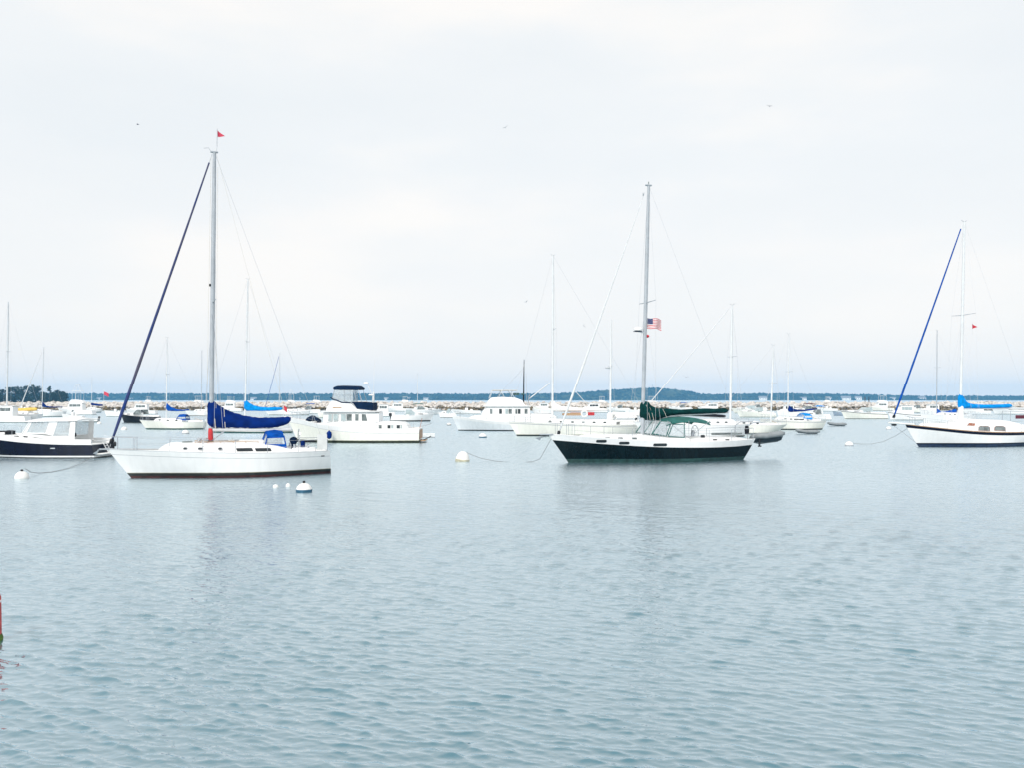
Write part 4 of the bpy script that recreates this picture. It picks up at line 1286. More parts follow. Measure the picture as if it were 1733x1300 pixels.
# ------------------------------------------------------------------ navy motor launch at left edge
def navy_launch():
    L, B = 9.2, 3.1
    F = Frame(157, 776.8, -2, at=(L, -1.3))
    T = F.thing('motor_launch', 'navy hulled motor launch with white pilothouse, left edge', 'motorboat')
    H = Hull(L, B, [(0, 1.55), (.25, 1.28), (.5, 1.05), (.75, .93), (1, .90)], 1.1, -.1, beam=MOTOR_B, wbow=.2, wmid=.9, wstern=.92)
    H.build(T, [(BOOTK, ('a', .07)), (WHITE, ('a', .17)), (NAVY, ('s', .04)), (WHITE, ('s', 0))], rail=WHITE, n=34)
    # raised white gunwale / coaming round the cockpit
    for sd in (-1, 1):
        rb = MB(); rings = []
        for k in range(15):
            x = 1.0 + (L-1.1)*k/14
            y = H.deck_half(x); z = H.sheer_x(x)
            h = .30 if k > 6 else .30
            rings.append([(x, sd*(y-.02), z), (x, sd*(y-.08), z+h), (x, sd*(y-.2), z+h), (x, sd*(y-.22), z-.1)])
        rb.loft(rings, cap=True).build('gunwale', WHITE, T, smooth=True)
    w = lambda x: max(.2, min(1.22, H.deck_half(x)-.3))
    base = lambda x: H.sheer_x(x)
    st = [(F.x(px, -1), base(F.x(px, -1)), F.z(px, py, -1)) for px, py in ((-50, 750), (-40, 742), (-20, 739.5), (10, 738), (36, 737.5), (60, 738))]
    _, s1 = trunk(T, st, w, WHITE, name='trunk_cabin')
    panel(T, rrect(F.x(38.5, -1.25), F.x(45.5, -1.25), F.z(40, 741.5, -1.25), F.z(40, 738.8, -1.25)), s1, BLACK, 'portlight')
    panel(T, rrect(F.x(22, -1.2), F.x(31, -1.2), F.z(26, 740.8, -1.2), F.z(26, 738.6, -1.2)), s1, BLACK, 'portlight')
    # pilothouse: posts, panes and hard top
    yw = 1.2
    P = lambda px, py, y=-yw: (F.p3(px, py, -yw)[0], y, F.p3(px, py, -yw)[2])
    for sd in (-1, 1):
        y = sd*yw
        body = MB()
        body.extr([P(34, 738, y), P(126, 749, y), P(126, 738.5, y), P(88, 739, y), P(36.5, 735, y)], (0, -sd*.05, 0))
        body.extr([P(36.5, 735, y), P(44, 735, y), P(53.5, 716.5, y), P(53.5, 714, y), P(49, 714, y)], (0, -sd*.05, 0))
        body.extr([P(76, 735.5, y), P(89.5, 738.5, y), P(97, 716.5, y), P(97, 714, y), P(82, 714, y), P(82, 717, y)], (0, -sd*.05, 0))
        body.extr([P(44, 735, y), P(76, 735.5, y), P(77, 733.5, y), P(45, 733, y)], (0, -sd*.05, 0))
        body.extr([P(116, 739, y), P(126, 739, y), P(127.5, 714, y), P(119, 714, y)], (0, -sd*.04, 0))
        body.build('pilothouse_side', WHITE, T)
        MB().extr([P(45, 733, y), P(77, 733.5, y), P(83, 715.5, y), P(54, 715.5, y)], (0, -sd*.02, 0)).build('window', VINYL, T)
        MB().extr([P(90, 738.5, y), P(116, 739, y), P(119, 715.5, y), P(97.5, 715.5, y)], (0, -sd*.02, 0)).build('window', VINYL, T)
    a, b = P(37, 735), P(50, 714.5)
    wf = MB()
    for yy in (-yw, -.4, .4, yw):
        wf.tube([(a[0], yy, a[2]), (b[0], yy, b[2])], .045, 5)
    wf.build('windshield_frame', WHITE, T)
    for y0, y1 in ((-yw, -.42), (-.38, .38), (.42, yw)):
        MB().extr([(a[0], y0, a[2]), (a[0], y1, a[2]), (b[0], y1, b[2]), (b[0], y0, b[2])], (.01, 0, 0)).build('windshield_pane', VINYL, T)
    rings = []
    for px, zt_, zb_ in ((43, 713.6, 714.4), (47, 712, 715), (60, 710.2, 714.6), (90, 709.6, 714.0), (118, 710.2, 713.6), (132, 711.4, 712.8)):
        x = F.x(px, -yw); t0, b0 = F.z(px, zt_, -yw), F.z(px, zb_, -yw)
        rings.append([(x, -yw-.1, b0), (x, -yw-.08, (t0+b0)/2), (x, -.6, t0+.04), (x, 0, t0+.06), (x, .6, t0+.04), (x, yw+.08, (t0+b0)/2), (x, yw+.1, b0)])
    MB().loft(rings, cap=True).build('hard_top', WHITE, T, smooth=True)
    # windlass and covered gear on the foredeck
    x0 = F.x(18, -.3)
    wl = MB()
    wl.box(x0-.3, x0+.25, -.55, -.1, F.z(18, 740, -.3), F.z(18, 729, -.3), ch=.09)
    wl.tube([(x0-.9, -.3, F.z(18, 731)), (x0+.3, -.3, F.z(18, 730.5))], .05, 6)
    wl.tube([(x0+.2, -.3, F.z(18, 735)), (x0+.7, -.4, F.z(18, 739))], .07, 6)
    wl.build('windlass', BLACK, T, smooth=True)
    rails(T, H, 1.0, 4.0, .75, 4, pushpit=False)
    lh = MB().lathe([(.05, -.12), (.1, 0), (.05, .14)], (F.x(127, -1), -1.0, F.z(127, 737, -1)), 8)
    lh.build('deck_fitting', BLACK, T, smooth=True)
    # stern: swim platform, ladder, flag staff
    MB().box(L-.02, L+.55, -1.1, 1.1, .22, .30, ch=.03).build('swim_platform', WHITE2, T, smooth=True)
    ld = MB()
    for yy in (-.25, .15):
        ld.tube([(L+.1, yy, 1.0), (L+.55, yy, .25)], .025, 5)
    for k in range(4):
        t = k/3
        ld.tube([(L+.1+.45*t, -.25, 1-.75*t), (L+.1+.45*t, .15, 1-.75*t)], .02, 5)
    ld.build('boarding_ladder', WHITE, T)
    outboard(T, L+.4, .6, .55, .8)
    tube_part(T, 'transom_rail', [(L-.1, -1.2, 1.2), (L+.15, -1.1, 1.1), (L+.2, 1.1, 1.1), (L-.1, 1.2, 1.2)], .03, WHITE, 6)
    panel(T, rect(F.x(86, -1.45), F.x(94, -1.45), .62, .68), lambda x, z: H.half(x, z), STEEL, 'hull_fitting', sides=(-1,))
    return F
D_F = navy_launch()

# ------------------------------------------------------------------ trawler yacht with navy flybridge canvas
def trawler():
    L, B = 11.7, 3.9
    F = Frame(708.5, 750.6, 1, at=(L-.05, -1.75))
    T = F.thing('trawler_yacht', 'white trawler yacht with navy flybridge canvas and teak transom', 'motorboat')
    H = Hull(L, B, [(0, 2.15), (.12, 1.95), (.25, 1.62), (.45, 1.36), (.7, 1.22), (1, 1.24)], .9, .05, beam=MOTOR_B, wbow=.22, wmid=.9, wstern=.95, flare=.9)
    H.build(T, [(BOOTW, ('a', .19)), (SCUM, ('a', .23)), (CREAM, ('s', .42)), (STRIPE, ('s', .39)), (WHITE, ('s', 0))], rail=WHITE, n=36, deck_drop=.35)
    panel_t = MB().box(L+.0, L+.03, -1.45, 1.45, .33, 1.12, ch=.01); panel_t.build('teak_transom', TEAK, T)
    tp = MB()
    for k in range(5):
        tp.box(L+.035, L+.045, -1.4, 1.4, .45+.15*k, .46+.15*k)
    tp.build('transom_seams', VARN, T)
    MB().box(L+.03, L+.5, -1.3, 1.3, .12, .2, ch=.03).build('swim_platform', TEAK, T)
    yw = 1.5
    Z = lambda px, py, yo=-yw: F.z(px, py, yo)
    X = lambda px, yo=-yw: F.x(px, yo)
    w = lambda x: max(.3, min(1.55, H.deck_half(x) - .32))
    base = lambda x: H.sheer_x(x) - .3
    # fore trunk
    st = [(X(px, -1.1), base(X(px, -1.1)), Z(px, py, -1.1)) for px, py in ((506, 720), (512, 716.5), (530, 717), (550, 718))]
    trunk(T, st, w, WHITE, name='fore_cabin')
    # saloon house
    st = [(X(546.5), base(X(546.5)), Z(546, 699.5)), (X(549), base(X(549)), Z(549, 697)), (X(600), base(X(600)), Z(600, 697.6)), (X(634), base(X(634)), Z(634, 698.6)), (X(641), base(X(641)), Z(641, 699.5))]
    _, side = trunk(T, st, lambda x: min(1.55, H.deck_half(x)-.2), WHITE, name='saloon', tum=.05, rnd=.06)
    for a, b, m in ((555.5, 561.5, GLASSP), (564, 572, GLASSP), (577, 585.5, GLASSP), (586.5, 595.5, GLASSM), (601, 607, GLASSM)):
        panel(T, rect(X(a), X(b), Z(a, 713.2), Z(a, 701.6)), side, m, 'window', frame=WHITE2)
    panel(T, [(X(612), Z(612, 713.4)), (X(622), Z(622, 713.4)), (X(619), Z(619, 701.8)), (X(612), Z(612, 701.8))], side, GLASSM, 'window', frame=WHITE2)
    for yy in (-.95, 0, .95):
        MB().box(X(546.5)-.03, X(546.5)+.03, yy-.36, yy+.36, Z(546, 712.5), Z(546, 702.5), ch=.01).build('windshield_pane', GLASSM, T)
    panel(T, rect(X(549), X(640), Z(560, 716.6), Z(560, 716.1)), side, STRIPE, 'trim_line')
    MB().box(X(544.5), X(643), -1.72, 1.72, Z(600, 697.9), Z(600, 696.6), ch=.02).build('roof_overhang', WHITE, T)
    # flybridge coaming
    rings = []
    for px, zt_, wd in ((551, 692.5, 1.2), (556, 684.5, 1.3), (561, 678.5, 1.36), (570, 680.2, 1.4), (578, 683.2, 1.42), (593, 683.5, 1.42), (598, 688, 1.42), (604, 693.5, 1.42), (634, 696.5, 1.42)):
        x = X(px); zb = Z(px, 697.3); zt2 = Z(px, zt_)
        rings.append([(x, -wd, zb), (x, -wd+.05, zt2), (x, wd-.05, zt2), (x, wd, zb)])
    MB().loft(rings, cap=True).build('flybridge', WHITE, T, smooth=True)
    for sd in (-1, 1):
        rb = MB().tube([(X(a), sd*1.4, Z(a, b)+.04) for a, b in ((559, 674), (562, 676.5), (570, 679), (578, 682.5), (593, 683.2))], .045, 6)
        rb.build('coaming_trim', CNAVY, T)
    MB().box(X(562.5), X(577.5), -1.44, -1.38, Z(570, 691.3), Z(570, 689.6), ch=.01).build('name_board', TEAK, T)
    # navy weather cloths around the aft flybridge
    for sd in (-1, 1):
        MB().extr([(X(594), sd*1.43, Z(594, 681)), (X(598), sd*1.43, Z(598, 684)), (X(604), sd*1.43, Z(604, 692.5)), (X(631), sd*1.43, Z(631, 695.5)), (X(631), sd*1.43, Z(631, 682.2)), (X(608), sd*1.43, Z(608, 681.0))], (0, sd*.02, 0)).build('weather_cloth', CNAVY, T)
    MB().box(X(630.5), X(631), -1.43, 1.43, Z(631, 695.5), Z(631, 682.2)).build('aft_weather_cloth', CNAVY, T)
    # bimini and clear enclosure
    bx = MB(); rings = []
    for px, t0, b0 in ((563.5, 655.5, 659.5), (566, 654, 660.3), (578, 653.6, 660.5), (600, 654.2, 660.3), (607, 654.6, 660), (609, 656, 659)):
        x = X(px); a, b = Z(px, t0), Z(px, b0)
        rings.append([(x, -1.4, b), (x, -1.38, a-.05), (x, -.8, a), (x, 0, a+.06), (x, .8, a), (x, 1.38, a-.05), (x, 1.4, b), (x, 0, b+.1)])
    bx.loft(rings, cap=True).build('bimini_top', CNAVY, T, smooth=True)
    fr = MB()
    for sd in (-1, 1):
        y = sd*1.38
        for (a, b), (c, d) in (((561, 677), (565.5, 660)), ((582.5, 683), (582.5, 660)), ((592.5, 677), (592.5, 660)), ((603, 682), (598, 660)), ((613, 682), (606, 660))):
            fr.tube([(X(a), y, Z(a, b)), (X(c), y, Z(c, d))], .022, 5)
        MB().extr([(X(562), y, Z(562, 677)), (X(582), y, Z(582, 683)), (X(582), y, Z(582, 660.5)), (X(566), y, Z(566, 660.5))], (0, .006, 0)).build('clear_panel', VINYL, T)
        MB().extr([(X(583), y, Z(583, 683)), (X(597), y, Z(597, 683)), (X(597), y, Z(597, 660.5)), (X(583), y, Z(583, 660.5))], (0, .006, 0)).build('clear_panel', VINYL, T)
    fr.build('bimini_frame', STEEL, T)
    MB().extr([(X(561), -1.38, Z(561, 677)), (X(561), 1.38, Z(561, 677)), (X(565.5), 1.38, Z(565, 660.5)), (X(565.5), -1.38, Z(565, 660.5))], (.006, 0, 0)).build('clear_windscreen', VINYL, T)
    # signal mast with radar, antenna
    mx = F.x(631.5)
    tube_part(T, 'signal_mast', [(mx, 0, F.z(631, 700)), (mx+.02, 0, F.z(631, 672)), (mx+.05, 0, F.z(631, 664))], [.12, .1, .06], ALUW, 8)
    tube_part(T, 'antenna', [(mx, .2, F.z(631, 672)), (mx+.1, .2, F.z(633, 606))], [.02, .01], ALUW, 5)
    MB().box(F.x(624), F.x(632), -.15, .15, F.z(628, 670.2), F.z(628, 667.6), ch=.03).build('mast_platform', WHITE, T)
    tube_part(T, 'radar_pole', [(mx, 0, F.z(631, 672)), (F.x(622), 0, F.z(622, 652))], .025, ALUW, 5)
    MB().lathe([(.1, -.12), (.24, -.08), (.25, .02), (.15, .1)], F.p3(619.5, 648.5), 12).build('radar_dome', WHITE, T, smooth=True)
    for k in range(4):
        MB().box(F.x(633.5), F.x(636), -.2, .1, F.z(634, 684 + k*3.2), F.z(634, 682.4 + k*3.2), ch=.02).build('mast_gear', CNAVY, T)
    # aft cabin
    st = [(X(px), base(X(px)), Z(px, py)) for px, py in ((639, 716), (642, 714.8), (670, 715.5), (682, 716.3), (688, 720), (692, 727))]
    _, sd2 = trunk(T, st, lambda x: min(1.5, H.deck_half(x)-.3), WHITE, name='aft_cabin', tum=.06)
    for a, b, m in ((637.5, 646, GLASSM), (655.5, 661, GLASS), (661.8, 665.5, GLASSP), (671, 677, GLASS), (677.6, 680.5, GLASSP)):
        panel(T, rect(X(a), X(b), Z(a, 726.3), Z(a, 720)), sd2, m, 'window', frame=WHITE2)
    # covered dinghy on the foredeck
    dg = cover(T, [(F.x(516.5), F.z(516, 716), F.z(516, 713)), (F.x(520), F.z(520, 716), F.z(520, 707.5)), (F.x(526), F.z(526, 714), F.z(526, 704.3)), (F.x(531), F.z(531, 713.5), F.z(531, 703.8)), (F.x(538), F.z(538, 714.5), F.z(538, 707.5)), (F.x(543.5), F.z(543, 715), F.z(543, 711.5))], CNAVY, name='covered_dinghy', wid=.6, seed=3, fine=14)
    for px in (519.5, 540):
        MB().box(F.x(px-1.6), F.x(px+1.6), -.5, .5, F.z(px, 720.5), F.z(px, 714)).build('dinghy_chock', CNAVY, T)
    # fender
    MB().lathe([(.02, -.36), (.2, -.25), (.24, 0), (.2, .22), (.06, .34), (.03, .4)], (F.x(557, -2.1), -2.08, F.z(557, 737, -2.1)), 12).build('fender', CBLUE, T, smooth=True)
    tube_part(T, 'fender_line', [(F.x(557, -2.1), -2.08, F.z(557, 733, -2.1)), (F.x(556, -1.9), -1.85, H.sheer_x(F.x(556)))], .012, ROPEW, 4)
    rails(T, H, 1.0, L-.8, .55, 8, pushpit=False)
    tube_part(T, 'bow_sprit_rail', [(-.3, 0, 2.2), (.4, 0, 2.18)], .06, WHITE, 6)
    tube_part(T, 'stern_boom', [(L-.2, .3, 1.3), (L+.9, .2, 1.62)], .03, ALU, 5)
    tube_part(T, 'stern_ladder', [(L+.3, -.8, .2), (L+.95, -.8, .55)], .04, BLACK, 5)
    tube_part(T, 'flag_staff', [(L-.1, 0, 1.2), (L+.1, 0, 2.1)], .02, VARN, 5)
trawler()

# ------------------------------------------------------------------ second trawler with black signal mast
def trawler_two():
    L, B = 12.6, 4.0
    F = Frame(778, 729.8, 4, at=(.9, 0))
    T = F.thing('trawler_yacht', 'white trawler yacht with black signal mast behind the white ketch', 'motorboat')
    H = Hull(L, B, [(0, 1.75), (.15, 1.5), (.35, 1.18), (.6, 1.02), (1, 1.05)], .75, .05, beam=MOTOR_B, wbow=.2, wmid=.88, wstern=.95, flare=.9)
    H.build(T, [(BOOTK, ('a', .13)), (GREY_W, ('s', .3)), (WHITE, ('s', 0))], rail=WHITE, n=28, deck_drop=.2)
    yw = 1.5
    Z = lambda px, py, yo=-yw: F.z(px, py, yo)
    X = lambda px, yo=-yw: F.x(px, yo)
    base = lambda x: H.sheer_x(x) - .3
    st = [(X(px, -1), base(X(px, -1)), Z(px, py, -1)) for px, py in ((795, 708), (800, 705.5), (818, 703.5), (824, 703))]
    trunk(T, st, lambda x: max(.3, min(1.4, H.deck_half(x)-.4)), WHITE, name='fore_cabin')
    st = [(X(px), base(X(px)), Z(px, py)) for px, py in ((815.5, 702), (823, 690), (828, 688), (890, 688), (897, 690))]
    _, side = trunk(T, st, lambda x: min(1.6, H.deck_half(x)-.18), WHITE, name='saloon', tum=.05, rnd=.06)
    for a, b, m in ((829, 833.5, GLASSM), (844.5, 849.5, GLASS), (855, 860, GLASSP), (860.6, 866.5, GLASSM), (872, 875.5, GLASSM), (876.2, 881, GLASS), (887.5, 893, GLASSM)):
        panel(T, rect(X(a), X(b), Z(a, 701.3), Z(a, 693)), side, m, 'window', frame=WHITE2)
    MB().box(X(819), X(899), -1.75, 1.75, Z(850, 689), Z(850, 687.4), ch=.02).build('roof_overhang', WHITE, T)
    rings = []
    for px, zt_ in ((823, 686), (829, 677), (833, 673.4), (850, 672.3), (872, 673.5), (884, 678), (889, 687)):
        x = X(px); zb = Z(px, 688.2); zt2 = Z(px, zt_)
        rings.append([(x, -1.4, zb), (x, -1.32, zt2), (x, 1.32, zt2), (x, 1.4, zb)])
    MB().loft(rings, cap=True).build('flybridge', WHITE, T, smooth=True)
    bt = MB(); bt.box(X(834), X(876), -1.3, 1.3, Z(850, 661.6), Z(850, 660.4), ch=.02); bt.build('bimini_top', CBEIGE, T)
    fr = MB()
    for sd in (-1, 1):
        for a, c in ((829, 834), (843, 850), (855, 848), (864, 870), (872, 862)):
            fr.tube([(X(a), sd*1.28, Z(a, 675)), (X(c), sd*1.28, Z(c, 661))], .03, 5)
    fr.build('bimini_frame', ALUW, T)
    MB().box(X(871), X(880), -.9, .9, Z(875, 669.5), Z(875, 665.5), ch=.05).build('helm_seats', BOOTT, T, smooth=True)
    MB().box(X(884), X(889), -.6, .6, Z(886, 669), Z(886, 666), ch=.05).build('folded_cloth', BOOTT, T, smooth=True)
    mx = F.x(886)
    tube_part(T, 'signal_mast', [(mx, 0, F.z(886, 690)), (F.x(886.5), 0, F.z(886, 640)), (F.x(887), 0, F.z(887, 608))], [.09, .07, .03], BLACK, 6)
    tube_part(T, 'mast_stay', [(F.x(887), 0, F.z(887, 622)), (F.x(848), 0, F.z(848, 664))], .015, WIRE, 4)
    tube_part(T, 'mast_stay', [(F.x(891), 0.4, F.z(891, 632)), (F.x(892), .4, F.z(892, 690))], .02, WIRE, 4)
    tube_part(T, 'derrick_boom', [(F.x(896), 0, F.z(896, 675)), (F.x(931), 0, F.z(931, 648))], .07, ALUW, 6)
    ld = MB()
    for yy in (-.3, .3):
        ld.tube([(F.x(892), yy, F.z(892, 695)), (F.x(896), yy, F.z(896, 668))], .03, 5)
    for k in range(5):
        ld.tube([(F.x(892+k*.8), -.3, F.z(892, 692-k*5)), (F.x(892+k*.8), .3, F.z(892, 692-k*5))], .025, 5)
    ld.build('flybridge_ladder', STEEL, T)
    st = [(X(px), base(X(px)), Z(px, py)) for px, py in ((896, 703), (900, 701.5), (935, 702), (942, 706))]
    trunk(T, st, lambda x: min(1.4, H.deck_half(x)-.3), WHITE, name='aft_cabin', tum=.06)
    rails(T, H, 1.0, L-1, .6, 8, pushpit=True)
    w = F.world(F.x(917), 0, 0)
    return F
F_F = trawler_two()

def skiff(px, py, Lpx, label, hullm, botm, F=None, z=0.0, yaw=3, name='skiff', h=.45, motor=False, at=None, bandz=.08):
    """small open rowing boat / tender, bow to the left"""
    if F is None:
        Fr = Frame(px, py, yaw)
    else:
        Fr = F
    L = Lpx * FPX**-1 * (FPX*CAM_H/(py-HOR)) if F is None else Lpx
    o = empty(name, (Fr.O.x, Fr.O.y, z) if at is None else at, R(yaw), label, 'dinghy')
    H = Hull(L, L*.42, [(0, h*1.35), (.4, h*1.05), (1, h)], L*.1, 0, beam=MOTOR_B, wbow=.2, wmid=.8, wstern=.85)
    H.build(o, [(botm, ('a', bandz)), (hullm, ('s', 0))], n=14, draft=-.12, deck_drop=h*.55, rail=hullm)
    for u in (.35, .68):
        x = L*u; w = H.deck_half(x) - .03
        MB().box(x-.12, x+.12, -w, w, h*.72, h*.78).build('thwart', TEAK, o)
    if motor:
        outboard(o, L+.1, 0, h*.9, .8)
    return o
skiff(900, 740, 2.5, 'pale grey tender carried on the aft cabin of white trawler', GREY_W, STRIPE, F=F_F, name='tender', at=(*F_F.world(F_F.x(900.5, -.3), -.3, 0)[:2], F_F.z(915, 701)), yaw=4)

# ------------------------------------------------------------------ generic moored sloop / ketch used for the boats further out
def sloop(F, L, B, label, mast_px, mast_top, cov=None, covm=None, hullm=WHITE, boot=BOOTK, boot_h=.12, sheer=1.15, stem=None, stern=.35, cabin=(.25, .72, .42),
          nport=4, dodg=None, jib=None, spread=.55, mastm=ALUW, rad=.085, stripe=None, backstay=True, rail=True, n=24, name='sailboat', windows=False, cov_bits=True, covname='sail_cover'):
    T = F.thing(name, label, 'sailboat')
    stem = L*.1 if stem is None else stem
    H = Hull(L, B, [(0, sheer*1.22), (.25, sheer*1.08), (.55, sheer*.97), (.8, sheer*.95), (1, sheer)], stem, stern, wbow=.25, wmid=.92, wstern=.5)
    bands = [(boot, ('a', boot_h)), (SCUM, ('a', boot_h + .03))]
    if stripe:
        bands += [(hullm, ('s', .18)), (stripe, ('s', .10))]
    bands += [(hullm, ('s', 0))]
    H.build(T, bands, n=n, rail=ALUS)
    a, b, h = cabin
    st = []
    for u, k in ((a, .05), (a+.03, .75), (a+.08, .95), ((a+b)/2, 1.0), (b-.06, 1.05), (b, .9)):
        x = L*u; st.append((x, H.sheer_x(x)-.06, H.sheer_x(x) + h*k))
    w = lambda x: max(.12, min(B*.34, H.deck_half(x) - .38))
    _, side = trunk(T, st, w, WHITE)
    for k in range(nport):
        u = a + .1 + (b-a-.18)*(k/max(1, nport-1))
        x = L*u; zc = H.sheer_x(x) + h*.52
        hw = .34 if (windows and k >= nport-2) else .16
        panel(T, rrect(x-hw, x+hw, zc-.075, zc+.075), side, GLASS if k >= nport-2 else GLASSM, 'portlight')
    mxl = F.x(mast_px[0]); 
    base = (mxl, 0, H.sheer_x(mxl) + h*.9)
    top = F.p3(mast_px[1], mast_top)
    mast(T, base, top, rad, mastm, 1.25)
    tube_part(T, 'masthead_gear', [(top[0]-.25, 0, top[2]+.12), (top[0], 0, top[2]), (top[0]+.25, 0, top[2]+.1)], .018, ALU, 5)
    rig(T, base, top, (.05, 0, sheer*1.24), (L-.08, 0, sheer+.05), (mxl+.05, w(mxl)+.35, H.sheer_x(mxl)), [(spread, B*.28)], fore=jib is None, wire=.009, lowers=False, spm=WIRE, back=backstay)
    if jib:
        furl(T, (0.05, 0, sheer*1.3), lerp3((0.05, 0, sheer*1.3), top, jib[1]), jib[0], jib[2] if len(jib) > 2 else .09, .04)
    if cov:
        cover(T, [(F.x(p), F.z(p, b_), F.z(p, t_)) for p, b_, t_ in cov], covm, wid=.2, seed=len(label), fine=24, name=covname)
        p0, p1 = cov[0], cov[-1]
        tube_part(T, 'boom', [(F.x(p0[0])+.1, 0, F.z(p0[0], p0[1])+.02), (F.x(p1[0])+.1, 0, F.z(p1[0], p1[1])+.02)], .06, ALUS, 6)
    if dodg:
        u0, m = dodg
        x = L*u0
        dodger(T, x, x+.35, x+1.2, H.sheer_x(x)+h*.75, H.sheer_x(x)+h+.55, w(x)*.95, m)
    if rail:
        rails(T, H, L*.12, L*.86, .58, 5)
    # rudder head, cockpit coaming
    for sd in (-1, 1):
        xx = L*.75
        MB().box(xx, L*.92, min(sd*B*.24, sd*B*.27), max(sd*B*.24, sd*B*.27), H.sheer_x(xx)-.05, H.sheer_x(xx)+.24, ch=.03).build('cockpit_coaming', WHITE, T)
    tube_part(T, 'tiller', [(L*.93, 0, H.sh(1)+.1), (L*.82, 0, H.sh(1)+.45)], .025, TEAK, 5)
    return T, H

# white ketch behind the dark green sailboat
def ketch():
    F = Frame(875, 738.8, 10, at=(.9, 0))
    L = F.x(1108, -.8)
    T, H = sloop(F, L, 3.9, 'white ketch with white sail covers and wood strewn deck, centre', (935, 936), 432,
                 cov=[(933, 696, 676), (937, 697, 678), (942, 697, 684), (950, 697.5, 687.5), (970, 697.5, 690), (1000, 697, 691), (1027, 695.5, 692), (1030, 695, 693)], covm=CWHITE,
                 hullm=CREAM, boot=BOOTK, boot_h=.14, sheer=1.2, stem=.9, stern=.9, cabin=(.17, .72, .46), nport=6, spread=.55, rad=.11, stripe=STRIPE)
    tube_part(T, 'topping_lift', [(F.x(1001), 0, F.z(1001, 693)), (F.x(975), 0, F.z(975, 664))], .03, ALUW, 5)
    # mizzen
    mb_, mt = (F.x(1032.5), 0, 1.3), F.p3(1034.5, 540)
    mast(T, mb_, mt, .1, ALUW, 1.25)
    for sd in (-1, 1):
        tube_part(T, 'mizzen_shroud', [mt, (mb_[0]+.1, sd*1.5, 1.2)], .008, WIRE, 4)
        c = lerp3(mb_, mt, .55)
        tube_part(T, 'mizzen_spreader', [c, (c[0], sd*.8, c[2]+.05)], .025, WIRE, 5)
    rd = F.p3(1028, 622)
    MB().lathe([(.12, -.1), (.25, -.06), (.26, .03), (.15, .1)], rd, 12).build('radar_dome', ALUS, T, smooth=True)
    tube_part(T, 'radar_bracket', [(rd[0], 0, rd[2]-.08), (F.x(1033), 0, rd[2]-.1)], .04, ALUW, 5)
    cover(T, [(F.x(1036), F.z(1036, 704), F.z(1036, 697)), (F.x(1060), F.z(1060, 704.5), F.z(1060, 699)), (F.x(1083), F.z(1083, 704.5), F.z(1083, 700))], CWHITE, name='mizzen_cover', wid=.16, seed=4)
    MB().lathe([(.32, 0), (.34, .55), (.3, 1.0), (.16, 1.15)], (F.x(1032.5), 0, H.sheer_x(F.x(1032))+.1), 12).build('mast_skirt', CWHITE, T, smooth=True)
    # deck planks, lifering, red box
    for k in range(6):
        y0 = -.9 + k*.22
        MB().box(F.x(955, -.6), F.x(982, -.6), y0, y0+.2, F.z(960, 704, -.6), F.z(960, 700 + (k % 2), -.6)).build('deck_plank', TEAK, T)
    MB().box(F.x(994, -.6), F.x(1005, -.6), -.9, -.3, F.z(1000, 704, -.6), F.z(1000, 698.5, -.6), ch=.05).build('red_locker', CRED, T, smooth=True)
    MB().box(F.x(966, -.2), F.x(983, -.2), -.35, .2, F.z(975, 704), F.z(975, 699), ch=.05).build('covered_raft', VARN, T, smooth=True)
    lr = MB(); c = F.p3(989, 701.2, -1.0)
    lr.tube([(c[0]+.3*math.cos(a), c[1], c[2]+.3*math.sin(a)) for a in [2*math.pi*k/20 for k in range(21)]], .085, 8)
    lr.build('lifebuoy', BUOYW, T, smooth='all')
    # wheelhouse windscreen aft of the mizzen
    dodger(T, F.x(1037, -.7), F.x(1044, -.7), F.x(1078, -.7), 1.5, F.z(1060, 703.5, -.7), 1.0, CWHITE, rise=.02)
    return F
ketch()

# ------------------------------------------------------------------ other sailboats
Fh = Frame(1262, 740, 14, at=(11.6, -1.0))
sloop(Fh, 12.0, 3.6, 'white sailboat with tall white mast and folded cover hidden by green sailboat', (1236, 1239), 516,
      cov=[(1150, 704, 699), (1190, 706, 700), (1215, 707, 702), (1228, 707.5, 703)], covm=BLACK, hullm=WHITE, boot=BOOTK, sheer=1.25, cabin=(.3, .86, .55), nport=6, rad=.125, jib=(FURLW, .98, .05), backstay=True, covname='folded_awning')
Fi = Frame(1322, 735, 16, at=(8.2, -.6))
sloop(Fi, 8.8, 2.8, 'cream sailboat with green bottom and cluttered deck behind grey dinghy', (1304.5, 1309), 584, hullm=CREAM, boot=BOOTG, boot_h=.15, sheer=1.0, stern=1.3,
      cabin=(.3, .66, .38), nport=3, rad=.09, jib=None, spread=.5)
Fj = Frame(1396, 728, 12, at=(8.3, -1.0))
Tj, Hj = sloop(Fj, 8.6, 2.9, 'cream sloop with royal blue sail cover towing a dark dinghy', (1333.5, 1334.5), 565,
      cov=[(1333, 698, 686), (1336, 698.5, 687), (1342, 698.2, 692), (1350, 697.5, 694), (1362, 696.8, 694), (1375, 695, 692.5), (1383, 693.6, 692)], covm=CBLUE, hullm=CREAM, boot=BOOTK, boot_h=.14, sheer=1.1,
      cabin=(.26, .68, .42), nport=4, windows=True, rad=.075, dodg=(.62, CCYAN), stripe=STRIPE)
Ft = Frame(249, 727.6, 4, at=(.9, 0))
sloop(Ft, Ft.x(347, -.7), 2.7, 'white sloop with green waterline and bright blue cover and dodger', (281.5, 282.5), 571,
      cov=[(281, 695, 681), (284, 696, 684), (289, 696.5, 689), (298, 696.8, 693), (310, 696.5, 694.2), (321, 695, 693.5)], covm=CBLUE2, hullm=CREAM, boot=BOOTT, boot_h=.16, sheer=.95,
      cabin=(.22, .66, .4), nport=3, rad=.07, dodg=(.56, CBLUE2))
Fu = Frame(360, 733.5, 4, at=(.9, 0))
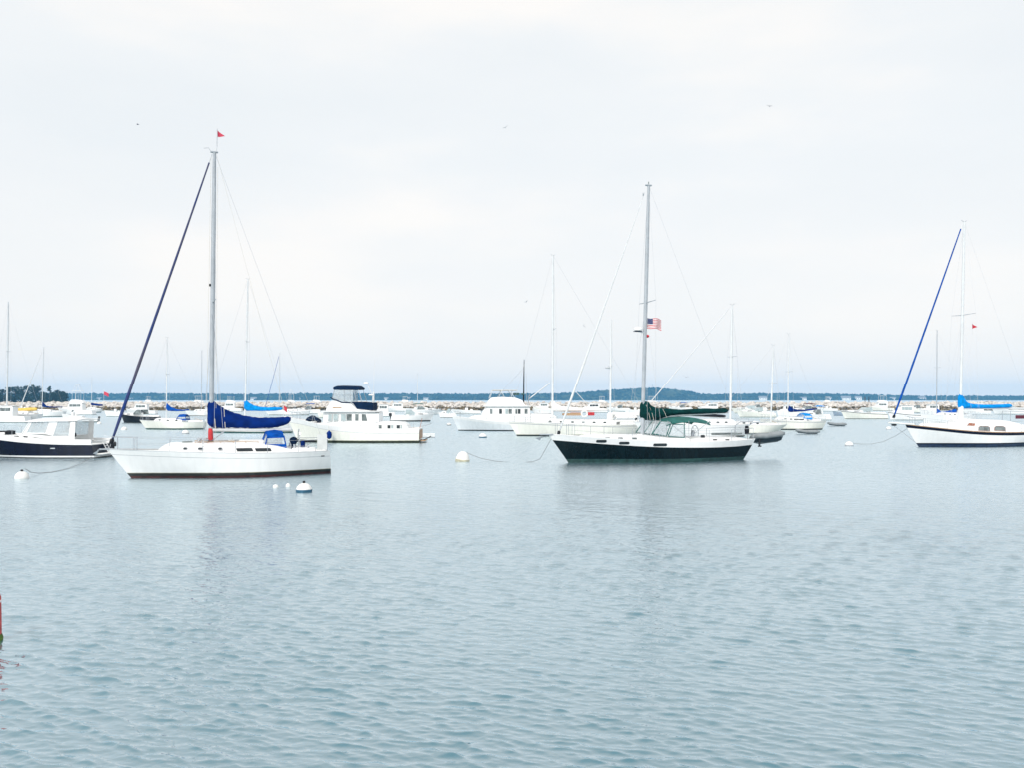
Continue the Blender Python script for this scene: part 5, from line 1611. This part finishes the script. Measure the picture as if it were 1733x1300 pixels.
sloop(Fu, Fu.x(497, -.8), 3.2, 'white sloop with sky blue sail cover behind the royal blue cover', (414.5, 419.5), 472,
      cov=[(413, 695, 677), (417, 696, 677.5), (422, 696, 682), (430, 696, 686.5), (440, 696.3, 689), (452, 696.3, 690), (465, 696, 689.5), (478, 694.5, 690)], covm=CCYAN, hullm=WHITE, boot=BOOTT, boot_h=.16, sheer=1.25,
      cabin=(.22, .7, .5), nport=5, rad=.085)
Fo = Frame(37, 706, 6, at=(.6, 0))
sloop(Fo, Fo.x(108, -.7), 3.0, 'white sloop with dark blue sail cover and leaning white jib, far left', (71, 74), 588,
      cov=[(71, 690, 679.5), (74, 690, 682), (78, 690.3, 687), (85, 690.6, 688.8), (95, 690.6, 689), (106, 690, 688.6)], covm=CBLUE, hullm=WHITE, boot=BOOTT, sheer=1.1, rad=.09, jib=(FURLW, .93, .12), mastm=ALUS)
Fy = Frame(-12, 715.5, 8, at=(.8, 0))
sloop(Fy, Fy.x(66, -.8), 3.6, 'sailboat with yellow boom cover and tall pale mast, far left', (11.5, 14), 511,
      cov=[(12, 697, 689), (20, 697, 691), (35, 697, 691.5), (50, 696.5, 690.5), (63, 696, 690.5)], covm=CYELL, hullm=WHITE, boot=BOOTK, sheer=1.3, rad=.13, mastm=ALUS, cabin=(.3, .8, .55))
Fq = Frame(143, 699, 6, at=(.6, 0))
sloop(Fq, Fq.x(171, -.6), 2.6, 'small white sloop with navy cover left of the leaning blue jib', (155, 155.5), 640,
      cov=[(154, 686.5, 682), (160, 687, 683.5), (168, 688, 684.5), (174, 687.5, 685)], covm=CBLUE, boot=BOOTT, boot_h=.2, sheer=1.0, rad=.06)
Fv = Frame(452, 703.5, 5, at=(.6, 0))
sloop(Fv, Fv.x(524, -.7), 2.8, 'white sloop with thin furled dark jib behind the sky blue cover', (472.5, 473.5), 597, hullm=WHITE, boot=BOOTT, sheer=1.0, rad=.07, jib=(FURLB, .97, .05), mastm=ALUS)
Fw = Frame(318, 705, 5, at=(.6, 0))
sloop(Fw, Fw.x(372, -.7), 2.7, 'white sloop with thin dark mast left of the royal blue cover', (341, 341.5), 593, hullm=WHITE, boot=BOOTK, sheer=1.0, rad=.06, mastm=ALU)
Fz = Frame(690, 698, 4, at=(.5, 0))
sloop(Fz, Fz.x(738, -.6), 2.6, 'small white sloop with short thin mast right of the teak transom trawler', (706.5, 706.5), 632, hullm=WHITE, boot=BOOTT, sheer=.9, rad=.06)
F1 = Frame(1586-22, 718, 10, at=(.7, 0))
sloop(F1, F1.x(1652, -.8), 3.0, 'white sailboat with thin mast and royal blue cover beside sky blue cover', (1585, 1586), 559,
      cov=[(1585, 702, 691), (1588, 702.5, 693), (1593, 701.5, 698), (1600, 701.5, 697), (1610, 701.5, 695), (1619, 701, 692)], covm=CBLUE2, hullm=WHITE, boot=BOOTK, sheer=1.25, rad=.075, mastm=ALU, cabin=(.3, .75, .45))
F2 = Frame(1420, 697, 8, at=(.5, 0))

# ------------------------------------------------------------------ motorboats further out
def motorboat(F, L, label, style='cuddy', hullm=WHITE, boot=BOOTK, sheer=.95, stripe=None, glass=GLASSM, canvas=None, motor=None, name='motorboat', boot_h=.1, B=None, antenna=False, tower=False, n=18):
    B = B or L*.34
    T = F.thing(name, label, 'motorboat')
    H = Hull(L, B, [(0, sheer*1.4), (.25, sheer*1.2), (.55, sheer*1.02), (1, sheer*.9)], L*.1, -.03*L, beam=MOTOR_B, wbow=.18, wmid=.86, wstern=.92)
    bands = [(boot, ('a', boot_h)), (hullm, ('s', .22))]
    bands += [(stripe or hullm, ('s', .12)), (WHITE if stripe else hullm, ('s', 0))]
    H.build(T, bands, n=n, rail=WHITE, deck_drop=.1)
    sx = lambda u: L*u
    w = lambda x: max(.15, min(B*.4, H.deck_half(x) - .22))
    def tr(pts, nm, tum=.1, ww=None):
        return trunk(T, [(sx(u), H.sheer_x(sx(u))-.12, H.sheer_x(sx(u)) + h) for u, h in pts], ww or w, WHITE, name=nm, tum=tum, rnd=.08)
    if style in ('cuddy', 'express'):
        _, side = tr([(.14, .02), (.2, .22), (.36, .36), (.46, .38)], 'cuddy_cabin')
        panel(T, rrect(sx(.26), sx(.38), H.sheer_x(sx(.3))+.1, H.sheer_x(sx(.3))+.22), side, GLASS, 'portlight')
        x0, x1 = sx(.42), sx(.54)
        z0 = H.sheer_x(x0) + .32; z1 = z0 + .62
        for sd in (-1, 1):
            MB().extr([(x0, sd*w(x0)*.95, z0-.15), (sx(.68), sd*w(x0), z0-.15), (sx(.66), sd*w(x0)*.92, z1), (x1, sd*w(x0)*.85, z1)], (0, .01, 0)).build('windshield_side', glass, T)
            MB().tube([(x0, sd*w(x0)*.95, z0-.15), (x1, sd*w(x0)*.85, z1), (sx(.66), sd*w(x0)*.92, z1), (sx(.68), sd*w(x0), z0-.15)], .03, 5).build('windshield_frame', ALUS, T)
        MB().extr([(x0, -w(x0)*.95, z0-.1), (x0, w(x0)*.95, z0-.1), (x1, w(x0)*.85, z1), (x1, -w(x0)*.85, z1)], (.01, 0, 0)).build('windshield_front', glass, T)
        for sd in (-1, 1):
            MB().box(sx(.68), sx(.97), min(sd*B*.36, sd*B*.42), max(sd*B*.36, sd*B*.42), H.sheer_x(sx(.8))-.1, H.sheer_x(sx(.8))+.2, ch=.04).build('cockpit_coaming', WHITE, T)
        MB().box(sx(.58), sx(.66), -B*.25, -B*.08, H.sheer_x(sx(.6))-.1, H.sheer_x(sx(.6))+.55, ch=.05).build('helm_seat', WHITE2, T)
        if canvas:
            bimini(T, sx(.5), sx(.8), z1+.75, w(x0)*.95, z0, canvas, arch_h=.1)
    elif style in ('cabin', 'flybridge'):
        _, s1 = tr([(.12, .02), (.18, .3), (.32, .42), (.36, .42)], 'fore_cabin')
        hh = 1.55 if style == 'flybridge' else 1.45
        _, side = tr([(.3, .3), (.36, hh), (.7, hh+.05), (.73, hh)], 'deckhouse', .06)
        zb = H.sheer_x(sx(.5)) + hh*.48
        for a, b in ((.37, .45), (.46, .56), (.57, .68)):
            panel(T, rect(sx(a), sx(b), zb, zb + hh*.36), side, glass, 'window')
        z = H.sheer_x(sx(.5)) + hh
        MB().box(sx(.31), sx(.78), -B*.4, B*.4, z+.05, z+.12, ch=.03).build('house_roof', WHITE, T)
        if style == 'flybridge':
            rings = []
            for u, h in ((.36, .1), (.41, .7), (.5, .75), (.7, .55), (.76, .1)):
                rings.append([(sx(u), -B*.34, z+.12), (sx(u), -B*.32, z+.12+h), (sx(u), B*.32, z+.12+h), (sx(u), B*.34, z+.12)])
            MB().loft(rings, cap=True).build('flybridge', WHITE, T, smooth=True)
            top = z + (2.9 if tower else 2.2)
            MB().box(sx(.42), sx(.7), -B*.33, B*.33, top, top+.08, ch=.03).build('hard_top', canvas or WHITE, T)
            fr = MB()
            for u in (.44, .54, .68):
                for sd in (-1, 1):
                    fr.tube([(sx(u), sd*B*.31, z+.6), (sx(u)+.05, sd*B*.31, top)], .035, 5)
            if tower:
                for sd in (-1, 1):
                    fr.tube([(sx(.46), sd*B*.3, top), (sx(.52), sd*B*.14, top+1.6)], .03, 5)
                    fr.tube([(sx(.66), sd*B*.3, top), (sx(.58), sd*B*.14, top+1.6)], .03, 5)
                fr.box(sx(.5), sx(.6), -B*.15, B*.15, top+1.55, top+1.62)
            fr.build('top_frame', ALUW, T)
        elif canvas:
            bimini(T, sx(.72), sx(.97), z, B*.38, H.sheer_x(sx(.85)), canvas, arch_h=.05)
    elif style == 'console':
        MB().box(sx(.48), sx(.58), -.35, .35, .3, H.sheer_x(sx(.5))+.65, ch=.05).build('console', WHITE, T)
        MB().extr([(sx(.48), -.33, H.sheer_x(sx(.5))+.65), (sx(.48), .33, H.sheer_x(sx(.5))+.65), (sx(.53), .3, H.sheer_x(sx(.5))+1.0), (sx(.53), -.3, H.sheer_x(sx(.5))+1.0)], (.01, 0, 0)).build('windscreen', glass, T)
        MB().box(sx(.66), sx(.74), -.45, .45, .3, H.sheer_x(sx(.7))+.35, ch=.05).build('helm_seat', canvas or WHITE2, T)
    if motor:
        outboard(T, L+.15, 0, sheer*.75, motor)
    if antenna:
        tube_part(T, 'antenna', [(sx(.5), .3, sheer+.8), (sx(.55), .3, sheer+4.6)], .015, ALUW, 4)
    if style != 'console':
        rails(T, H, L*.08, L*.45, .55, 4, pushpit=False)
    return T, H

def MF(px, py, yaw, L):
    """frame from the pixel of the stem at the waterline"""
    return Frame(px, py, yaw, at=(L*.1, 0))
def mlen(w_px, py):
    return w_px * CAM_H / (py - HOR)

motorboat(MF(210, 716, -6, mlen(66, 717)), mlen(66, 717), 'black hulled cabin cruiser moored behind the leaning blue jib', 'cuddy', BLACK, BOOTK, 1.05, canvas=None, B=3.0)
motorboat(MF(1430, 709.8, 4, mlen(76, 709.8)), mlen(76, 709.8), 'cream express cruiser with black sheer line near the breakwater walkers', 'express', CREAM, BOOTK, 1.15, stripe=BLACK, glass=GLASSP)
motorboat(MF(1508, 712, 6, mlen(58, 712)), mlen(58, 712), 'white cabin boat with thin black stripe behind the ketch bowsprit', 'cabin', WHITE, BOOTT, 1.1, stripe=BLACK, glass=GLASSP)
motorboat(MF(728, 714, 186, mlen(72, 714)), mlen(72, 714), 'white outboard runabout with dark bottom stripes behind trawler stern', 'cuddy', WHITE, BOOTK, .95, glass=GLASSP, motor=1.3, boot_h=.22)
motorboat(MF(741, 702, 184, mlen(60, 702)), mlen(60, 702), 'white cuddy boat with dark green windshield canvas', 'express', WHITE, BOOTT, .95, glass=GLASSM, canvas=CTEAL)
motorboat(MF(104, 703, 4, mlen(42, 703)*1.4), mlen(42, 703)*1.4, 'tall white sportfishing boat with tower beside the wooded headland', 'flybridge', WHITE, BOOTT, 1.2, tower=True, antenna=True)
motorboat(MF(-22, 716.5, 3, mlen(74, 716.5)), mlen(74, 716.5), 'white cabin cruiser with row of windows below the yellow cover', 'cabin', WHITE, BOOTT, 1.15, glass=GLASSM)
motorboat(MF(745, 708, 4, mlen(30, 708)), mlen(30, 708), 'low white runabout left of the black masted trawler bow', 'cuddy', WHITE, BOOTK, .8, glass=GLASSP)
motorboat(MF(768, 701.5, 5, mlen(50, 701.5)), mlen(50, 701.5), 'white open boat near the breakwater behind trawler bow', 'console', WHITE, BOOTT, .9, motor=1.0)
motorboat(MF(655, 697, 6, mlen(42, 697)), mlen(42, 697), 'white cabin boat left of the small thin masted sloop', 'cabin', WHITE, BOOTT, .95)
motorboat(MF(500, 701, 5, mlen(46, 701)), mlen(46, 701), 'white boat with bright blue bimini behind the covered foredeck dinghy', 'cuddy', WHITE, BOOTT, .95, canvas=CBLUE2)
motorboat(MF(478, 694, 5, mlen(32, 694)), mlen(32, 694), 'white boat with pale fishing tower near the breakwater', 'flybridge', WHITE, BOOTT, 1.0, tower=True)
motorboat(MF(372, 697, 4, mlen(40, 697)), mlen(40, 697), 'white flybridge boat showing between the two blue sail covers', 'flybridge', WHITE, BOOTT, 1.0, canvas=CBLUE2)
motorboat(MF(218, 702, 4, mlen(50, 702)), mlen(50, 702), 'white cabin boat just above the black hulled cruiser', 'cabin', WHITE, BOOTT, 1.0)
motorboat(MF(318, 694, 4, mlen(40, 694)), mlen(40, 694), 'distant white flybridge boat left of the thin dark mast', 'flybridge', WHITE, BOOTT, 1.0)
motorboat(MF(108, 712, 3, mlen(36, 712)), mlen(36, 712), 'low white runabout behind the launch hard top', 'console', WHITE, BOOTT, .8)
motorboat(MF(985, 699, 5, mlen(46, 699)), mlen(46, 699), 'white boat with dark windows behind the ketch boom', 'cabin', WHITE, BOOTT, 1.0, glass=GLASS)
motorboat(MF(1030, 697, 4, mlen(40, 697)), mlen(40, 697), 'white cuddy boat with brown canvas left of the dark green cover', 'cuddy', WHITE, BOOTT, .9, canvas=TEAK)
motorboat(MF(1085, 694.5, 4, mlen(40, 694.5)), mlen(40, 694.5), 'distant white flybridge boat behind the dark green mast', 'flybridge', WHITE, BOOTT, .9)
motorboat(MF(1135, 696, 4, mlen(40, 696)), mlen(40, 696), 'distant white boat with blue bimini above the dark green cover', 'cuddy', WHITE, BOOTT, .95, canvas=CBLUE2)
motorboat(MF(1185, 697, 4, mlen(46, 697)), mlen(46, 697), 'distant white cabin boat left of the tall white mast', 'cabin', WHITE, BOOTT, .95)
motorboat(MF(1243, 700, 5, mlen(58, 700)), mlen(58, 700), 'white express boat with dark window slits right of tall mast', 'express', CREAM, BOOTT, 1.0, glass=GLASSP)
motorboat(MF(1252, 707, 8, mlen(66, 707)), mlen(66, 707), 'cream powerboat behind the small cream sailboat', 'express', CREAM, BOOTT, 1.0, glass=GLASSP)
motorboat(MF(1340, 702, 5, mlen(56, 702)), mlen(56, 702), 'white powerboat with dark red canvas behind the royal blue cover', 'cuddy', WHITE, BOOTT, 1.0, canvas=CBURG)
motorboat(MF(1360, 712, 6, mlen(50, 712)), mlen(50, 712), 'white runabout with sky blue bimini above the cream sloop', 'cuddy', WHITE, BOOTT, .9, canvas=CCYAN)
motorboat(MF(1560, 704, 5, mlen(44, 704)), mlen(44, 704), 'white boat with grey windows left of the thin masted sailboat', 'cabin', WHITE, BOOTT, 1.0, glass=GLASSM)
motorboat(MF(1634, 703, 6, mlen(46, 703)), mlen(46, 703), 'white boat with black windows below the sky blue boom', 'cabin', WHITE, BOOTT, 1.0, glass=GLASS)
motorboat(MF(1684, 702, 6, mlen(54, 702)), mlen(54, 702), 'white powerboat below the end of sky blue cover', 'express', WHITE, BOOTT, 1.0, glass=GLASSP)
motorboat(MF(1655, 693, 6, mlen(38, 693)), mlen(38, 693), 'distant boat with navy bimini peeking above the sky blue cover', 'cuddy', WHITE, BOOTT, 1.2, canvas=CNAVY)
motorboat(MF(20, 697, 4, mlen(36, 697)), mlen(36, 697), 'distant white boat below the wooded headland', 'console', WHITE, BOOTT, 1.0)
motorboat(MF(1293, 694, 4, mlen(34, 694)), mlen(34, 694), 'distant white boat between the two white masts at right', 'cabin', WHITE, BOOTT, .8)
motorboat(MF(258, 694.5, 4, mlen(34, 694.5)), mlen(34, 694.5), 'distant white boat left of the bright blue cover mast', 'cuddy', WHITE, BOOTT, .9)
motorboat(MF(560, 697, 4, mlen(44, 697)), mlen(44, 697), 'distant white boat half hidden by the navy canvas trawler', 'cabin', WHITE, BOOTT, .9)
motorboat(MF(1205, 693.5, 4, mlen(30, 693.5)), mlen(30, 693.5), 'tiny distant white boat at the foot of breakwater', 'console', WHITE, BOOTT, .9)

for px, py, wd, st_, lb, kw in (
        (60, 694, 34, 'cuddy', 'distant white boat right of the yellow cover', {}),
        (128, 692, 26, 'cabin', 'distant white boat behind the sportfishing tower', {}),
        (182, 695, 30, 'cuddy', 'distant white boat with tan canvas right of the small navy cover', dict(canvas=CBEIGE)),
        (180, 706, 34, 'console', 'low white open boat left of the leaning blue jib', {}),
        (240, 690, 24, 'flybridge', 'tiny white flybridge boat under the far shore left of blue mast', {}),
        (296, 690.5, 26, 'cabin', 'tiny white cabin boat right of the bright blue cover mast', {}),
        (350, 699, 40, 'cuddy', 'white boat with tan bimini peeking over the royal blue cover', dict(canvas=CBEIGE)),
        (430, 692, 30, 'cabin', 'tiny white boat above the sky blue cover', {}),
        (520, 693, 34, 'flybridge', 'distant white flybridge boat left of the navy canvas bridge', {}),
        (540, 708, 36, 'console', 'low white boat showing behind the navy canvas trawler foredeck', {}),
        (632, 706, 40, 'cabin', 'white boat directly behind the trawler aft cabin', {}),
        (672, 691, 30, 'flybridge', 'tiny white flybridge boat under the shore right of trawler', {}),
        (712, 692, 30, 'cuddy', 'tiny white boat beside the short thin mast', {}),
        (750, 695, 34, 'cabin', 'distant white cabin boat left of the second trawler', {}),
        (785, 693, 34, 'cuddy', 'distant boat with dark canvas behind the second trawler foredeck', dict(canvas=CNAVY)),
        (905, 697, 36, 'cabin', 'white boat behind the second trawler derrick', {}),
        (945, 694, 32, 'cuddy', 'distant white boat right of the ketch main mast', {}),
        (1005, 693, 30, 'flybridge', 'tiny flybridge boat right of the white furled jib', {}),
        (1060, 701, 36, 'console', 'low white boat behind the ketch mizzen cover', {}),
        (1160, 691.5, 28, 'cabin', 'tiny white cabin boat right of the slanting white jib', {}),
        (1265, 696.5, 36, 'cuddy', 'distant white boat with pale canvas between tall masts', dict(canvas=CBEIGE)),
        (1318, 707, 40, 'cabin', 'white cabin boat left of the royal blue cover', {}),
        (1385, 697, 34, 'console', 'low white boat right of the royal blue cover end', {}),
        (1390, 691, 22, 'flybridge', 'tiny white boat above the royal blue cover end', {}),
        (1475, 696, 40, 'flybridge', 'white flybridge boat right of the cream express cruiser', {}),
        (1536, 699, 36, 'cuddy', 'white boat with grey canvas right of the leaning bright blue jib', dict(canvas=RUBBER)),
        (1708, 695, 34, 'cabin', 'distant white boat at right edge above the burgundy cloth', {}),
        (1600, 694, 30, 'cuddy', 'tiny white boat left of the sky blue cover', {})):
    LL = mlen(wd, py)
    motorboat(MF(px, py, random.uniform(0, 10), LL), LL, lb, st_, random.choice((WHITE, WHITE, CREAM)), random.choice((BOOTT, BOOTK, BOOTB)), random.uniform(.85, 1.05), glass=random.choice((GLASS, GLASSM, GLASSM)), n=12, **kw)

# tenders and skiffs on the water
def place_inflatable(px, py, wpx, label, tm, bm, yaw=4, motor=False):
    L = mlen(wpx, py)
    x, y = wpos(px, py)
    inflatable((x, y), R(yaw), L, L*.5, label, tm, bm, z=.27, motor=motor)
place_inflatable(1366, 735.5, 38, 'dark bottomed inflatable dinghy floating astern of small cream sailboat', RUBBER, RUBDK, 2)
place_inflatable(1416, 722, 30, 'blue grey inflatable dinghy astern of the cream sloop', RUBBER, BOOTB, 3)
skiff(137, 715.5, 29, 'small white skiff with green bottom and outboard, left', WHITE, BOOTG, motor=True, bandz=.16, h=.6)
skiff(1409, 704, 22, 'small blue grey skiff left of the cream express cruiser', mat('blue_grey_paint', (.25, .32, .40), .5), BOOTB, h=.7)
skiff(692, 741.5, 44, 'small white dinghy floating just behind the trawler stern', WHITE, STRIPE, h=.35)

# ------------------------------------------------------------------ mooring buoys
def buoy(px, py, dia_px, label, band=None, shape='ball', line=None, top=True, tilt=0):
    x, y = wpos(px, py)
    r = dia_px/2 * y/FPX
    o = empty('mooring_buoy', (x, y, 0), R(random.uniform(0, 360)) if not line else 0, label, 'buoy', 'mooring buoys')
    if shape == 'cone':
        prof = [(.55*r, -.5*r), (.98*r, -.15*r), (r, .05*r), (.98*r, .3*r), (.82*r, .8*r), (.62*r, 1.15*r), (.3*r, 1.36*r), (.02, 1.4*r)]
    else:
        prof = [(.5*r, -.6*r), (.9*r, -.25*r), (r, .1*r), (.96*r, .4*r), (.8*r, .72*r), (.5*r, .98*r), (.15*r, 1.08*r), (.01, 1.09*r)]
    b = MB().lathe(prof, (0, 0, 0), 20).build('float', BUOYW, o, smooth='all')
    b.rotation_euler = (0, R(tilt), 0)
    if band:
        k = [(p[0]*1.012, p[1]) for p in prof[1:4]]
        k = [(k[0][0], -.2*r), (1.012*r, .05*r), (1.015*r, .28*r), (.99*r, .3*r)]
        c = MB().lathe(k, (0, 0, 0), 20).build('band', band, o, smooth=True)
        c.rotation_euler = (0, R(tilt), 0)
    if top:
        MB().lathe([(.1*r, 1.0*r), (.14*r, 1.12*r), (.2*r, 1.2*r), (.18*r, 1.32*r), (.05*r, 1.36*r)], (0, 0, 0), 10).build('shackle', BLACK, o, smooth=True)
    if line:
        pts = [(a - x, b_ - y, c) for a, b_, c in line]
        MB().tube(pts, .013, 5).build('mooring_line', ROPE, o, smooth=True)
    return o
def wl(*pts):
    return [(*wpos(a, b), z) for a, b, z in pts]
bowB = B_F.world(.25, 0, 1.5)
buoy(782.5, 781.5, 24, 'large white mooring buoy with line to the dark green sailboat', BUOYY, 'cone', tilt=6, top=False,
     line=[(*wpos(790, 781), .5), (*wpos(800, 781.3), .36), (*wpos(815, 781.8), .18), (*wpos(835, 782.2), .05), (*wpos(850, 782.5), .0), (*wpos(885, 783), -.03), (*wpos(903, 783), .04), (*wpos(914, 783), .2), bowB])
buoy(514.5, 833, 27, 'white mooring buoy with teal band near the white sloop stern', BUOYB, 'ball')
buoy(466.5, 826, 9.5, 'small white pickup float, left of two below the white sloop', None, 'ball', top=False)
buoy(487.5, 824.5, 8, 'small white pickup float, right of two below the white sloop', None, 'cone', top=False)
buoy(817, 741.5, 13.5, 'white mooring buoy with dark teal band below the trawler hull', BUOYB, 'ball', top=False)
D_bow = D_F.world(8.2, -1.4, .5)
buoy(37, 811, 23, 'white mooring buoy with trailing line below the navy launch', None, 'ball', line=wl((43, 809, .42), (52, 807, .2), (66, 803, .04), (90, 800, .02), (115, 795, .03), (138, 788, .1), (155, 780, .22)))
buoy(1437, 755.5, 14, 'white mooring buoy with long line to right edge sailboat', STRIPE, 'ball', top=False,
     line=[(*wpos(1443, 755), .2), (*wpos(1455, 755), .12), (*wpos(1475, 754.5), .1), (*wpos(1495, 754.5), .3), (*wpos(1515, 754.5), .75), C_F.world(.3, 0, 1.55)])
buoy(1504, 727.5, 9, 'small white buoy below the tip of the white bowsprit', STRIPE, 'ball', top=False)
buoy(314, 735, 12, 'white buoy with grey band under the green waterline sloop', STRIPE, 'ball', top=False)
buoy(210, 728.5, 10, 'plain white buoy below the black hulled cruiser', None, 'ball', top=False)
buoy(760, 720.5, 7.5, 'small white buoy with dark band left of the trawler bow', BOOTK, 'ball', top=False)
buoy(168, 718, 7, 'tiny white buoy right of the small skiff', None, 'ball', top=False)

# red channel marker cut by the left frame edge
def red_marker():
    x, y = wpos(-11.3, 1085)
    o = empty('channel_marker', (x, y, 0), 0, 'red channel marker with algae at its waterline, left frame edge', 'buoy')
    MB().lathe([(.10, -.3), (.115, 0), (.118, .04), (.112, .5), (.108, .68), (.07, .78), (.03, .84), (.01, .85)], (0, 0, 0), 20).build('spar', REDP, o, smooth=True)
    MB().lathe([(.112, .6), (.119, .605), (.119, .63), (.109, .635)], (0, 0, 0), 20).build('reflective_band', BUOYW, o)
    MB().lathe([(.12, -.25), (.135, -.02), (.14, .04), (.125, .09), (.116, .1)], (0, 0, 0), 20).build('algae_collar', ALGAE, o, smooth=True)
red_marker()

# flags on far boats
def small_flag(px, py, wpx, hpx, D, label, m, sg=1):
    s = D/FPX
    o = empty('flag', ((px-866.5)*s, D, CAM_H + (HOR-py)*s), 0, label, 'flag')
    W, Hh = wpx*s, hpx*s
    rings = []
    for i in range(7):
        u = i/6
        yy = .12*math.sin(u*6)*u; dz = -.55*Hh*u
        rings.append([(u*W, yy-.01, dz), (u*W, yy+.01, dz), (u*W, yy+.01, dz-Hh), (u*W, yy-.01, dz-Hh)])
    MB().loft(rings, cap=True).build('cloth', m, o)
    MB().tube([(-.03, 0, .3), (-.03, 0, -Hh - 2.2)], .025, 5).build('staff', ALUW, o)
small_flag(176, 663, 8, 6, 150, 'pink and red flag flying left of the leaning blue jib', FLAGP)
small_flag(480, 686.5, 6, 8, 145, 'red flag at the end of the sky blue cover', FLAGR)

# ------------------------------------------------------------------ gulls
GULLW = mat('gull_feathers', (.55, .56, .58), .8, .1, 8)
GULLD = mat('dark_gull_feathers', (.10, .10, .13), .8, .2, 8)
def gull(px, py, D, label, rz, bank, m, up=.25):
    s = D/FPX
    o = empty('gull', ((px-866.5)*s, D, CAM_H + (HOR-py)*s), R(rz), label, 'bird', 'gulls in flight')
    o.rotation_euler = (R(bank), 0, R(rz))
    mb = MB()
    rings = []
    for x, r in ((-.28, .015), (-.22, .05), (-.1, .075), (.05, .08), (.2, .05), (.3, .03), (.42, .05)):
        rings.append([(x, r*math.cos(a)*(2.2 if x > .35 else 1), r*math.sin(a)*(.3 if x > .35 else 1)) for a in [2*math.pi*k/8 for k in range(8)]])
    mb.loft(rings, cap=True)
    mb.build('body', m, o, smooth='all')
    for sd in (-1, 1):
        wr = []
        for y, xa, xb, z in ((.05, -.1, .14, .03), (.3, -.16, .1, up*.55), (.45, -.12, .1, up*.75), (.62, -.02, .12, up*.7), (.74, .1, .14, up*.55)):
            wr.append([(xa, sd*y, z), ((xa+xb)/2, sd*y, z+.02), (xb, sd*y, z), ((xa+xb)/2, sd*y, z-.012)])
        MB().loft(wr, cap=True).build('wing', m, o, smooth=True)
gull(233, 210, 216, 'dark gull flying left of the white sloop masthead', 30, 20, GULLD)
gull(855.5, 215, 230, 'pale gull high above the centre of the harbour', 80, -25, GULLW)
gull(1302, 179, 216, 'gull flying highest at upper right', 70, 15, GULLD)
gull(988, 551, 260, 'gull banking steeply left of the dark green mast', 95, 65, GULLD, .4)
gull(890, 510.5, 237, 'pale gull left of the ketch main mast', 60, -20, GULLW)
gull(937, 567, 230, 'gull passing in front of the ketch main mast', 110, -20, GULLW, .35)
gull(1161, 638, 216, 'dark gull low over the far hill', 80, 10, GULLD)
gull(1243, 514, 260, 'gull beside the top of the tall white mast', 90, 0, GULLW, .1)

# ------------------------------------------------------------------ haze
def haze():
    mb = MB().box(-3130, 3130, -3130, 3130, -3.5, 56)
    o = mb.build('haze', [], None)
    m = bpy.data.materials.new('pale_blue_haze')
    m.use_nodes = True
    t = m.node_tree
    t.nodes.remove(t.nodes['Principled BSDF'])
    v = N(t, 'ShaderNodeVolumePrincipled')
    v.inputs['Color'].default_value = (0.22, 0.60, 1.0, 1)
    v.inputs['Density'].default_value = 0.00017
    v.inputs['Anisotropy'].default_value = 0.0
    t.links.new(v.outputs['Volume'], t.nodes['Material Output'].inputs['Volume'])
    o.data.materials.append(m)
    tag(o, 'pale blue sea haze over the harbour', 'haze', kind='stuff')
haze()
